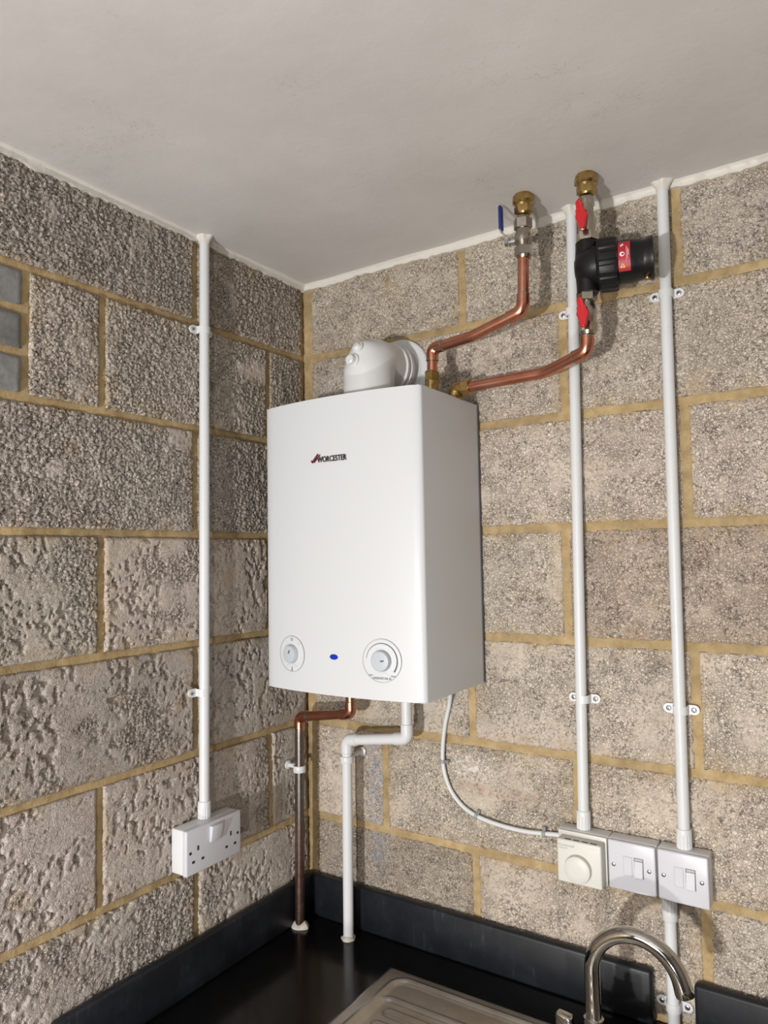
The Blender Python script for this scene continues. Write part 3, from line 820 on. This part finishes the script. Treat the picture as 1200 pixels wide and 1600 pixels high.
# brass couplings through the ceiling
def coupling(x, y, label, scale=1.0, lean=0.0):
    t_ = thing('brass_coupling', label, 'coupling', (x, y, ZC-.040), group='brass couplings at the ceiling')
    o_ = Vector((x, y, ZC))
    bm = B(); hexnut(bm, o_, (0, 0, 1), .0175, -.037, -.022, phase=.3); lathe(bm, [(.0130, -.040), (.0150, -.037)], o_, seg=28); obj('lower_nut', bm, M['brass'], t_)
    bm = B(); lathe(bm, [(.0155, -.024), (.0165, -.020), (.0190, -.018), (.0195, -.014)], o_, seg=32); obj('body', bm, M['brass'], t_)
    bm = B(); hexnut(bm, o_, (0, 0, 1), .0215, -.018, -.004, .002, phase=.1, n=8); lathe(bm, [(.0175, -.005), (.0165, .004)], o_, seg=12); obj('upper_nut', bm, M['brass'], t_)
    return t_
coupling(.6450, -.1185, 'brass coupling at the ceiling above the blue-handled valve')
coupling(.7690, -.1225, 'brass coupling at the ceiling above the upper red valve')
# ball valve with blue lever
VX, VY = .6435, -.1190
v1 = thing('ball_valve', 'nickel ball valve with raised blue lever handle', 'valve', (VX, VY, ZO+.516))
o_ = Vector((VX, VY, ZO))
bm = B(); lathe(bm, [(.0135, .532), (.0140, .540), (.0165, .546), (.0172, .554), (.0165, .562), (.0140, .566), (.0140, .574)], o_, seg=32); body = obj('body', bm, M['nickel'], v1)
bm = B(); hexnut(bm, o_, (0, 0, 1), .0178, .572, .592, phase=.2); lathe(bm, [(.0145, .592), (.0125, .597)], o_, seg=28); obj('nut', bm, M['nickel'], v1)
bm = B(); hexnut(bm, o_, (0, 0, 1), .0178, .519, .537, phase=.5); lathe(bm, [(.0125, .514), (.0150, .519)], o_, seg=28); obj('nut', bm, M['nickel'], v1)
bm = B(); lathe(bm, [(.0085, .012), (.0085, .022), (.0055, .023), (.0055, .030)], (VX, VY, ZO+.554), (-1, 0, 0), seg=20); hexnut(bm, (VX, VY, ZO+.554), (-1, 0, 0), .0075, .030, .038); obj('stem', bm, M['zinc'], v1)
bm = B()
def strip(bm, pts, w_, th):
    rows = []
    P = [Vector(p_) for p_ in pts]
    for i, p_ in enumerate(P):
        t = (P[min(i+1, len(P)-1)]-P[max(i-1, 0)]).normalized(); n_ = Vector((t.z, 0, -t.x))
        rows.append([bm.verts.new(p_ + n_*sn*th/2 + Vector((0, sy*w_/2, 0))) for sn, sy in ((-1, -1), (1, -1), (1, 1), (-1, 1))])
    for a, b in zip(rows, rows[1:]):
        for k in range(4): bm.faces.new((a[k], a[(k+1) % 4], b[(k+1) % 4], b[k]))
    bm.faces.new(rows[0][::-1]); bm.faces.new(rows[-1])
lx = VX-.0285
strip(bm, [(lx, VY, ZO+.546), (lx, VY, ZO+.562), (lx-.016, VY, ZO+.577), (lx-.017, VY, ZO+.590)], .012, .0022)
lv = obj('lever', bm, M['zinc'], v1)
bm = B(); box(bm, (lx-.0202, VY-.0068, ZO+.582), (lx-.0138, VY+.0068, ZO+.631), .0025, 3); obj('grip', bm, M['blue_grip'], lv, label='dark blue vinyl grip')
# two red butterfly valves and the filter between them
def butterfly(x, y, z0, z1, label, topnut, botnut):
    t_ = thing('isolation_valve', label, 'valve', (x, y, z0), group='red-handled isolation valves on the filter')
    h = z1-z0; o_ = Vector((x, y, 0)); zm = (z0+z1)/2; zh = zm - (.0025 if z0 > ZO+.45 else .0085)
    bm = B(); lathe(bm, [(.0130, z0+.008), (.0135, z0+.018), (.0155, zm-.012), (.0165, zm), (.0155, zm+.010), (.0135, zm+.014), (.0135, z1-.006)], o_, seg=32); obj('body', bm, M['nickel'], t_)
    bm = B(); hexnut(bm, o_, (0, 0, 1), topnut, z1-.018, z1, phase=.35); obj('nut', bm, M['nickel'], t_)
    bm = B(); hexnut(bm, o_, (0, 0, 1), botnut, z0+.003, z0+.020, phase=.1); lathe(bm, [(.0125, z0-.002), (.0150, z0+.004)], o_, seg=28); obj('nut', bm, M['nickel'], t_)
    bm = B(); lathe(bm, [(.0070, .012), (.0070, .022)], (x, y, zh), (0, -1, 0), seg=20); obj('stem', bm, M['nickel'], t_)
    oz = []
    for k in range(48):
        a = 2*PI*k/48; w_ = .0062 + .0048*math.exp(-(math.sin(a)*.026/.0075)**2)
        oz.append((w_*(abs(math.cos(a))**.28)*(1 if math.cos(a) > 0 else -1), .0265*math.sin(a)*(1 if abs(math.sin(a)) < 1 else 1)))
    bm = B(); prism(bm, oz, -.005, .005, None, .0015)
    for v in bm.verts:
        v.co.y -= .010*(abs(v.co.z)/.0265)**1.5*.8 if abs(v.co.z) > .008 else 0
    bm.transform(Matrix.Translation((x, y-.027, zh)) @ Matrix.Rotation(-.10, 4, 'Y')); hd = obj('butterfly_handle', bm, M['red'], t_, label='red butterfly handle')
    bm = B(); lathe(bm, [(.0080, .0), (.0075, .008), (.0045, .0085)], (x, y-.024, zh), (0, -1, 0), seg=20); lathe(bm, [(.0075, 0), (.0070, .008)], (x, y-.018, zh), (0, -1, 0), seg=20); obj('boss', bm, M['red'], hd)
    bm = B(); lathe(bm, [(.0035, 0), (.0035, .002), (.002, .003)], (x, y-.0322, zh), (0, -1, 0), seg=14); obj('screw', bm, M['zinc'], hd)
    return t_
butterfly(.7675, -.1220, ZO+.5110, ZO+.597, 'upper isolation valve with red butterfly handle above the black filter', .0150, .0195)
butterfly(.7630, -.1208, ZO+.3450, ZO+.4220, 'lower isolation valve with red butterfly handle below the black filter', .0185, .0165)
MX, MY, MZ = .7655, -.1215, ZO + .4665
AXF = Vector((.978, .208, 0)); NXF = Vector((.208, -.978, 0))        # canister axis, and the direction its label faces
fl = thing('magnetic_filter', 'black plastic magnetic filter with red label between the valves', 'filter', (MX, MY, ZO+.418))
bm = B(); lathe(bm, [(.0195, ZO+.419), (.0195, ZO+.428), (.0200, ZO+.440), (.0215, ZO+.458), (.0215, ZO+.480), (.0200, ZO+.496), (.0195, ZO+.504), (.0195, ZO+.5125)], (MX, MY, 0), seg=36)
lathe(bm, [(.0150, -.0215), (.0245, -.016), (.0320, -.004), (.0365, .010), (.0380, .028)], (MX, MY, MZ), AXF, seg=40); obj('housing', bm, M['black'], fl)
def scal(a, h): return 1 + .020*(1 if math.sin(a*13) > -.2 else -1)
bm = B(); lathe(bm, [(.0400, .018), (.0445, .020), (.0470, .024), (.0475, .048), (.0460, .0535), (.0400, .0555)], (MX, MY, MZ), AXF, seg=13*8, mod=scal); obj('union_nut', bm, M['black'], fl, angle=25, label='ribbed black union nut')
bm = B(); lathe(bm, [(.0385, .050), (.0385, .075), (.0370, .083), (.0345, .097), (.0345, .101), (.0375, .107), (.0385, .113), (.0360, .1145)], (MX, MY, MZ), AXF, seg=48); can = obj('canister', bm, M['black'], fl)
bm = B(); lathe(bm, [(.0050, 0), (.0050, .006), (.0030, .008)], (MX+.102, MY+.012, MZ-.034), (0, -.3, -1), seg=14); obj('bleed_screw', bm, M['brass'], can)
def patch_on(x0, x1, a0, a1, r, m, name, par, shape=None, n=16):
    """thin curved sticker on the canister (axis +x); angle measured from -y towards +z"""
    bm = B(); rows = []
    def pt(x, a, q): return bm.verts.new(Vector((MX, MY, MZ)) + AXF*x + NXF*(q*math.cos(a)) + Vector((0, 0, q*math.sin(a))))
    if shape is None:
        for k in range(n+1):
            a = a0+(a1-a0)*k/n; rows.append([pt(x0, a, r-.001), pt(x0, a, r), pt(x1, a, r), pt(x1, a, r-.001)])
        for A_, B_ in zip(rows, rows[1:]):
            for q in range(3): bm.faces.new((A_[q], A_[q+1], B_[q+1], B_[q]))
        bm.faces.new(rows[0]); bm.faces.new(rows[-1][::-1])
    else:
        cx, ca = (x0+x1)/2, (a0+a1)/2; up = [pt(cx+px_, ca+pz/r, r) for px_, pz in shape]; dn = [pt(cx+px_, ca+pz/r, r-.001) for px_, pz in shape]
        bm.faces.new(up); bm.faces.new(dn[::-1]); k_ = len(up)
        for i in range(k_): bm.faces.new((up[i], dn[i], dn[(i+1) % k_], up[(i+1) % k_]))
    return obj(name, bm, m, par)
R_ = math.radians
lb = patch_on(.0560, .0760, R_(-44), R_(40), .0390, M['red_label'], 'label_band', can)
circ = [(.0042*math.cos(2*PI*k/16), .0042*math.sin(2*PI*k/16)) for k in range(16)]
patch_on(.060, .065, R_(-4), R_(4), .0393, M['white_print'], 'print_mark', lb, circ)
patch_on(.0605, .0655, R_(-4), R_(4), .0395, M['red_label'], 'print_mark', lb, [(x*.5+.0006, y*.5) for x, y in circ])
patch_on(.0605, .0655, R_(-32), R_(-26), .0393, M['yellow'], 'print_mark', lb, [(-.0045, -.0035), (.0045, -.0035), (0, .0045)])
patch_on(.0605, .0655, R_(-32.5), R_(-26.5), .0395, M['ink'], 'print_mark', lb, [(-.0008, -.0018), (.0008, -.0018), (.0008, .0018), (-.0008, .0018)])
patch_on(.060, .065, R_(24), R_(28), .0393, M['white_print'], 'print_mark', lb, [(-.0015, -.0040), (.0005, -.0008), (.0030, .0), (.0012, .0040), (-.0012, .0008), (-.0032, .0004)])
for k in range(3):
    patch_on(.0692+.0018*k, .0698+.0018*k, R_(-20+8*k), R_(24-6*k), .0392, M['white_print'] if k else M['grey_print'], 'print_mark', lb)

# ------------------------------------------------------------------ pipework below the boiler
cu = thing('copper_pipe', 'copper pipe dropping from boiler underside, dark and tarnished down to worktop', 'pipe', (.0315, -.080, ZW))
Q = [(.1878, -.080, BZ0-.001), (.1873, -.080, ZO-.4015), (.0385, -.080, ZO-.4235), (.0335, -.080, ZW+.002)]
bm = B(); tube(bm, path(Q[:3] + [(.0382, -.080, ZO-.455)], [.020, .020], 10), RP, 24); obj('tube', bm, M['copper'], cu)
bm = B(); tube(bm, [(.0381, -.080, ZO-.452), Q[3]], RP, 24); obj('down_pipe', bm, M['old_copper'], cu, label='tarnished brown copper down pipe')
elbow(cu, Q[0], Q[1], Q[2]); elbow(cu, Q[1], Q[2], Q[3])
def blob(parent, x, y, r, h, seed, name='sealant'):
    rn = random.Random(seed); bm = B(); seg = 22; rows = []
    for q, (rr, hh) in enumerate(((1.0, 0), (.98, .28), (.80, .72), (.62, 1.0), (.45, 1.05))):
        rows.append([bm.verts.new((x + r*rr*(1+.10*math.sin(3*a+seed)+.08*math.sin(5*a+seed*2))*math.cos(a), y + r*rr*(1+.12*math.sin(2*a+seed))*math.sin(a), ZW + .0005 + h*hh*(1+.3*math.sin(2*a+seed)) + rn.uniform(0, .0008)*(q > 0))) for a in [2*PI*k/seg for k in range(seg)]])
    for A_, B_ in zip(rows, rows[1:]):
        for k in range(seg): bm.faces.new((A_[k], A_[(k+1) % seg], B_[(k+1) % seg], B_[k]))
    bm.faces.new(rows[0][::-1]); bm.faces.new(rows[-1])
    return obj(name, bm, M['putty'], parent)
blob(cu, .0345, -.080, .0195, .010, 1)
wp = thing('waste_pipe', 'white plastic condensate pipe stepping from boiler underside down to worktop', 'pipe', (.160, -.063, ZW))
W = [(.3235, -.063, BZ0-.0035), (.3235, -.063, ZO-.4430), (.1625, -.063, ZO-.4655), (.1600, -.063, ZW+.001)]
bm = B(); tube(bm, path(W, [.012, .012], 6), .0116, 24); obj('tube', bm, M['fitting'], wp)
elbow(wp, W[0], W[1], W[2], .0134, .028, .014, 'fitting'); elbow(wp, W[1], W[2], W[3], .0134, .026, .014, 'fitting')
bm = B(); lathe(bm, [(.0122, -.018), (.0145, -.014), (.0145, -.0035)], (.3235, -.063, BZ0), seg=28); obj('socket_joint', bm, M['fitting'], wp)
blob(wp, .160, -.063, .0165, .007, 4)
def pipe_clip(name, label, cx, cy, z, wall_dir, rin):
    t_ = thing(name, label, 'pipe clip', (cx, cy, z), group='white pipe clips')
    d = Vector(wall_dir)
    bm = B(); lathe(bm, [(rin+.003, z-.0075), (rin+.0036, z-.0065), (rin+.0036, z+.0065), (rin+.003, z+.0075)], (cx, cy, 0), seg=32); obj('band', bm, M['fitting'], t_)
    dist = cx if wall_dir[0] else -cy
    bm = B(); lathe(bm, [(.0055, rin), (.0050, dist-.006), (.0100, dist-.004), (.0100, dist-.0005)], (cx, cy, z+.004), d, seg=20); obj('stand_off', bm, M['fitting'], t_)
    return t_
pipe_clip('pipe_clip', 'white clip holding the tarnished copper pipe off the left wall', .0367, -.080, ZO-.5430, (-1, 0, 0), RP)
pipe_clip('pipe_clip', 'white clip holding the white condensate pipe off the wall', .1620, -.063, ZO-.5085, (0, 1, 0), .0118)

# ------------------------------------------------------------------ white conduits
RC = .0105
def conduit(label, top, bot, side, ceil=True, adaptor='bottom'):
    t_ = thing('conduit', label, 'conduit', bot, group='white conduits on the walls')
    top, bot = Vector(top), Vector(bot); d = (top-bot).normalized()
    bm = B(); tube(bm, [bot + d*.004, top], RC, 24); obj('tube', bm, M['conduit'], t_)
    def ribs(a, h): return 1 + .028*(1 if math.sin(a*16) > 0 else -1) if h < .024 else 1
    if adaptor in ('bottom', 'both'):
        bm = B(); lathe(bm, [(.0128, 0), (.0130, .0015), (.0130, .023), (.0132, .0245), (.0132, .0330), (.0122, .0345)], bot, d, seg=64, mod=ribs); obj('adaptor', bm, M['fitting'], t_)
    if adaptor in ('top', 'both'):
        bm = B(); lathe(bm, [(.0128, 0), (.0130, .0015), (.0130, .023), (.0132, .0245), (.0132, .0400), (.0122, .0415)], top, -d, seg=64, mod=ribs); obj('adaptor', bm, M['fitting'], t_)
    if ceil:
        rn = random.Random(int(top.x*1000)); bm = B()
        lathe(bm, [(RC+.0002, -.018), (RC+.0010, -.013), (RC+.0022, -.008), (RC+.0045, -.004), (RC+.0065, .0)], (top.x, top.y, ZC), seg=32, mod=lambda a, h: 1+(.16*math.sin(2*a+top.x*9)+.10*math.sin(5*a+top.x*31))*max(0, (h+.018)/.018))
        obj('paint_collar', bm, M['trim'], t_)
    return t_
ZS = ZO - .5780
conduit('white conduit on the left wall, running from ceiling to double socket', (.0128, -.3475, ZC), (.0150, -.3535, ZO-.5765), 'L')
conduit('white conduit running from ceiling down behind the filter to the thermostat box', (.7040, -.0128, ZC), (.6885, -.0150, ZS), 'R')
conduit('white conduit at the far right, from ceiling down to the end switch', (.8785, -.0128, ZC), (.8702, -.0150, ZS), 'R')
conduit('short white conduit below the end switch, behind the tap', (.8406, -.0150, ZO-.6680), (.8400, -.0128, ZW+.001), 'R', False, 'top')

# saddles
def make_saddle(label, loc, rotz):
    t_ = thing('conduit_saddle', label, 'saddle', loc, rotz, 'white conduit saddles')
    bm = B(); ro, ri = RC+.0025, RC+.0001; cy = -.0128
    out = [(ro, -.0005), (ro, cy)] + [(ro*math.cos(a), cy - ro*math.sin(a)) for a in [PI*k/16 for k in range(1, 16)]] + [(-ro, cy), (-ro, -.0005)]
    inn = [(-ri, -.0005), (-ri, cy)] + [(-ri*math.cos(a), cy - ri*math.sin(a)) for a in [PI*k/16 for k in range(1, 16)]] + [(ri, cy), (ri, -.0005)]
    n_ = len(out); H = .0075
    R4 = []
    for (xo, yo), (xi, yi) in zip(out, inn[::-1]):
        R4.append([bm.verts.new((xo, yo, -H)), bm.verts.new((xo, yo, H)), bm.verts.new((xi, yi, H)), bm.verts.new((xi, yi, -H))])
    for A_, B_ in zip(R4, R4[1:]):
        for q in range(4): bm.faces.new((A_[q], A_[(q+1) % 4], B_[(q+1) % 4], B_[q]))
    bm.faces.new(R4[0]); bm.faces.new(R4[-1][::-1])
    obj('strap', bm, M['fitting'], t_, local=True)
    for s in (-1, 1):
        bm = B(); a0 = -PI/2
        ol = [(s*.011, -.0085), (s*.0225, -.0085)] + [(s*(.0225+.0085*math.cos(a)), .0085*math.sin(a)) for a in [-PI/2 + PI*k/10 for k in range(1, 10)]] + [(s*.0225, .0085), (s*.011, .0085)]
        prism(bm, ol, -.0045, -.0005); lug = obj('lug', bm, M['fitting'], t_, local=True)
        bm = B(); lathe(bm, [(.0046, -.001), (.0046, .0004), (.0036, .0012), (.0020, .0014)], (s*.0215, -.0045, 0), (0, -1, 0), seg=18)
        sc = obj('screw', bm, M['zinc'], lug, local=True)
        bm = B(); box(bm, (s*.0215-.0028, -.0062, -.0005), (s*.0215+.0028, -.0058, .0005)); box(bm, (s*.0215-.0005, -.0062, -.0028), (s*.0215+.0005, -.0058, .0028)); 
        for v in bm.verts: pass
        me_ = bm; obj('screw_slot', me_, M['slot'], lug, local=True)
    return t_
sad = make_saddle('white saddle on left wall conduit near the ceiling', (-.001, -.3480, ZO+.4345), PI/2)
for loc, rz, lab in (((-.001, -.3525, ZO-.3240), PI/2, 'white saddle on left wall conduit above the double socket'),
                     ((.6985, .001, ZO+.4280), 0, 'white saddle half hidden behind the lower red valve'),
                     ((.6945, .001, ZO-.3330), 0, 'white saddle on the conduit leading down to the thermostat'),
                     ((.8765, .001, ZO+.4265), 0, 'white saddle beside the black filter on the far right conduit'),
                     ((.8720, .001, ZO-.3365), 0, 'lower white saddle on the far right conduit'),
                     ((.8400, .001, ZO-.8600), 0, 'white saddle in the upstand gap below the end switch')):
    copy_tree(sad, loc, rz, lab)

# ------------------------------------------------------------------ sockets, switches, thermostat
def L(name, bm, m, par, label=None): return obj(name, bm, M[m], par, local=True, label=label)
sk = thing('double_socket', 'white surface-mounted double socket on the left wall', 'socket', (0, -.3540, ZO-.6195), PI/2)
bm = B(); box(bm, (-.0722, -.033, -.0425), (.0722, -.0005, .0425), .003, 3); L('back_box', bm, 'fitting', sk)
bm = B(); box(bm, (-.0732, -.0455, -.0432), (.0732, -.0325, .0432), .0028, 3); fp = L('faceplate', bm, 'socket', sk)
bm = B(); box(bm, (-.0135, -.0520, .0050), (.0165, -.0450, .0365), .0015, 2)
for v in bm.verts:
    if v.co.y < -.049: v.co.y += (v.co.z-.0208)*-.16
L('rocker', bm, 'socket', fp)
for (x, z, w_, h_) in ((-.0440, .0045, .0040, .0088), (-.0560, -.0190, .0065, .0048), (-.0320, -.0190, .0065, .0048), (.0440, .0045, .0040, .0088), (.0320, -.0190, .0065, .0048), (.0560, -.0190, .0065, .0048)):
    bm = B(); box(bm, (x-w_/2, -.0459, z-h_/2), (x+w_/2, -.0450, z+h_/2)); L('pin_slot', bm, 'slot', fp)
for x in (-.0635, .0635):
    bm = B(); lathe(bm, [(.0030, 0), (.0030, .0005)], (x, -.0454, -.0005), (0, -1, 0), seg=14); L('screw_hole', bm, 'slot', fp)

def spur(label, x, tilt=0.0):
    t_ = thing('fused_switch', label, 'switch', (x, 0, ZO-.6225), 0, 'white fused switches right of the thermostat')
    bm = B(); box(bm, (-.0425, -.0310, -.0430), (.0425, -.0005, .0440), .002, 2); L('back_box', bm, 'fitting', t_)
    bm = B(); box(bm, (-.0420, -.0400, -.0440), (.0420, -.0305, .0430), .0030, 3); f_ = L('faceplate', bm, 'socket', t_)
    bm = B(); box(bm, (-.0140, -.0412, -.0150), (.0010, -.0390, .0180), .0006, 1); fc = L('fuse_carrier', bm, 'socket', f_)
    bm = B(); box(bm, (-.0146, -.0406, -.0156), (.0016, -.0395, .0186)); L('carrier_gap', bm, 'grey_print', f_)
    bm = B(); box(bm, (.0048, -.0406, -.0160), (.0212, -.0395, .0190)); L('switch_recess', bm, 'ink', f_)
    bm = B(); box(bm, (.0055, -.0440, -.0152), (.0205, -.0398, .0140), .0008, 1)
    for v in bm.verts:
        if v.co.y < -.042: v.co.y += (v.co.z+.001)*.10
    L('rocker', bm, 'socket', f_)
    bm = B(); box(bm, (.0060, -.0408, .0145), (.0200, -.0398, .0183)); L('rocker_top', bm, 'grey_print', f_)
    for sx_ in (-.0320, .0310):
        bm = B(); lathe(bm, [(.0036, 0), (.0036, .0008), (.0024, .0016)], (sx_, -.0400, 0), (0, -1, 0), seg=16); L('screw', bm, 'zinc', f_)
    return t_
spur('white fused switch between the thermostat and the end switch', .7828)
spur('white fused switch at the right-hand end, both conduits joining it', .8705)
th = thing('thermostat', 'cream room thermostat with round dial beside two white switches', 'thermostat', (.6920, 0, ZO-.6225))
bm = B(); box(bm, (-.0470, -.0320, -.0430), (.0470, -.0005, .0440), .002, 2); L('back_box', bm, 'fitting', th)
bm = B(); box(bm, (-.0465, -.0385, -.0440), (.0465, -.0315, .0430), .002, 2); L('mounting_plate', bm, 'cream', th)
bm = B(); box(bm, (-.0400, -.0640, -.0425), (.0435, -.0380, .0355), .0030, 3); tb = L('body', bm, 'cream', th)
bm = B(); lathe(bm, [(.0250, -.002), (.0250, .006), (.0240, .0095), (.0200, .0115), (.010, .0125)], (.0005, -.0640, -.0125), (0, -1, 0), seg=44); dl = L('dial', bm, 'cream', tb, 'round cream temperature dial')
for k in range(4):
    bm = B(); box(bm, (-.026+.016*k, -.0600, .0350), (-.014+.016*k, -.0560, .0358)); L('vent_slot', bm, 'slot', tb)
L('lettering', text_bm('Honeywell', .0074, .0006, face_mtx(-.0220, -.0641, .0255)), 'rubber', tb)
bm = B(); box(bm, (-.0365, -.0644, .0195), (-.0200, -.0638, .0208)); L('print_line', bm, 'rubber', tb)
for x in (.025, .030, .0355):
    bm = B(); lathe(bm, [(.0007, 0), (.0007, .0004)], (x, -.0639, .0285), (0, -1, 0), seg=8); L('scale_dot', bm, 'grey_print', tb)

# ------------------------------------------------------------------ boiler cable and its clips
cp = [(.412, -.030, BZ0-.0005), (.4085, -.020, ZO-.345), (.398, -.008, ZO-.375), (.3870, -.0068, ZO-.415), (.3805, -.0065, ZO-.455), (.3785, -.0065, ZO-.495), (.3850, -.0065, ZO-.530), (.4000, -.0065, ZO-.560),
      (.4260, -.0065, ZO-.5850), (.4564, -.0065, ZO-.5985), (.4950, -.0065, ZO-.6060), (.5355, -.0065, ZO-.6095), (.5720, -.0065, ZO-.6095), (.6050, -.0065, ZO-.6065), (.6300, -.0075, ZO-.6035), (.6455, -.0085, ZO-.6030)]
def catmull(P, n=6):
    P = [Vector(p_) for p_ in P]; out = []
    for i in range(len(P)-1):
        a, b, c, d = P[max(i-1, 0)], P[i], P[i+1], P[min(i+2, len(P)-1)]
        for k in range(n):
            t = k/n; out.append(.5*((2*b) + (c-a)*t + (2*a-5*b+4*c-d)*t*t + (-a+3*b-3*c+d)*t**3))
    return out + [P[-1]]
bm = B(); tube(bm, catmull(cp), .0045, 12); tag(obj('power_cable', bm, M['conduit'], angle=70), 'white cable looping from boiler underside across wall to thermostat', 'cable')
def cable_clip(loc, ang, label):
    t_ = thing('cable_clip', label, 'cable clip', loc, 0, 'grey clips along the white cable')
    mt = Matrix.Rotation(-ang, 4, 'Y')
    bm = B(); rows = []
    for k in range(13):
        a = PI*k/12; rows.append([bm.verts.new((sx_*.0035, -.0065 - q*math.sin(a), q*math.cos(a))) for sx_, q in ((-1, .0047), (1, .0047), (1, .0066), (-1, .0066))])
    for A_, B_ in zip(rows, rows[1:]):
        for q in range(4): bm.faces.new((A_[q], A_[(q+1) % 4], B_[(q+1) % 4], B_[q]))
    bm.faces.new(rows[0]); bm.faces.new(rows[-1][::-1])
    box(bm, (-.0035, -.0065, .0047), (.0035, .0, .0066)); box(bm, (-.0035, -.0065, -.0066), (.0035, .0, -.0047)); box(bm, (-.0035, -.0075, .0062), (.0035, .0, .0130))
    bm.transform(mt); L('hook', bm, 'grey_plastic', t_)
    bm = B(); lathe(bm, [(.0024, 0), (.0024, .0014)], (0, -.0075, .0098), (0, -1, 0), seg=12); bm.transform(mt); L('nail', bm, 'zinc', t_)
cable_clip((.3787, 0, ZO-.497), R_(-92), 'grey cable clip on the upright stretch of the white cable')
cable_clip((.4564, 0, ZO-.5985), R_(-24), 'grey cable clip at the bottom bend of the white cable')
cable_clip((.6050, 0, ZO-.6065), R_(4), 'grey cable clip next to the thermostat')
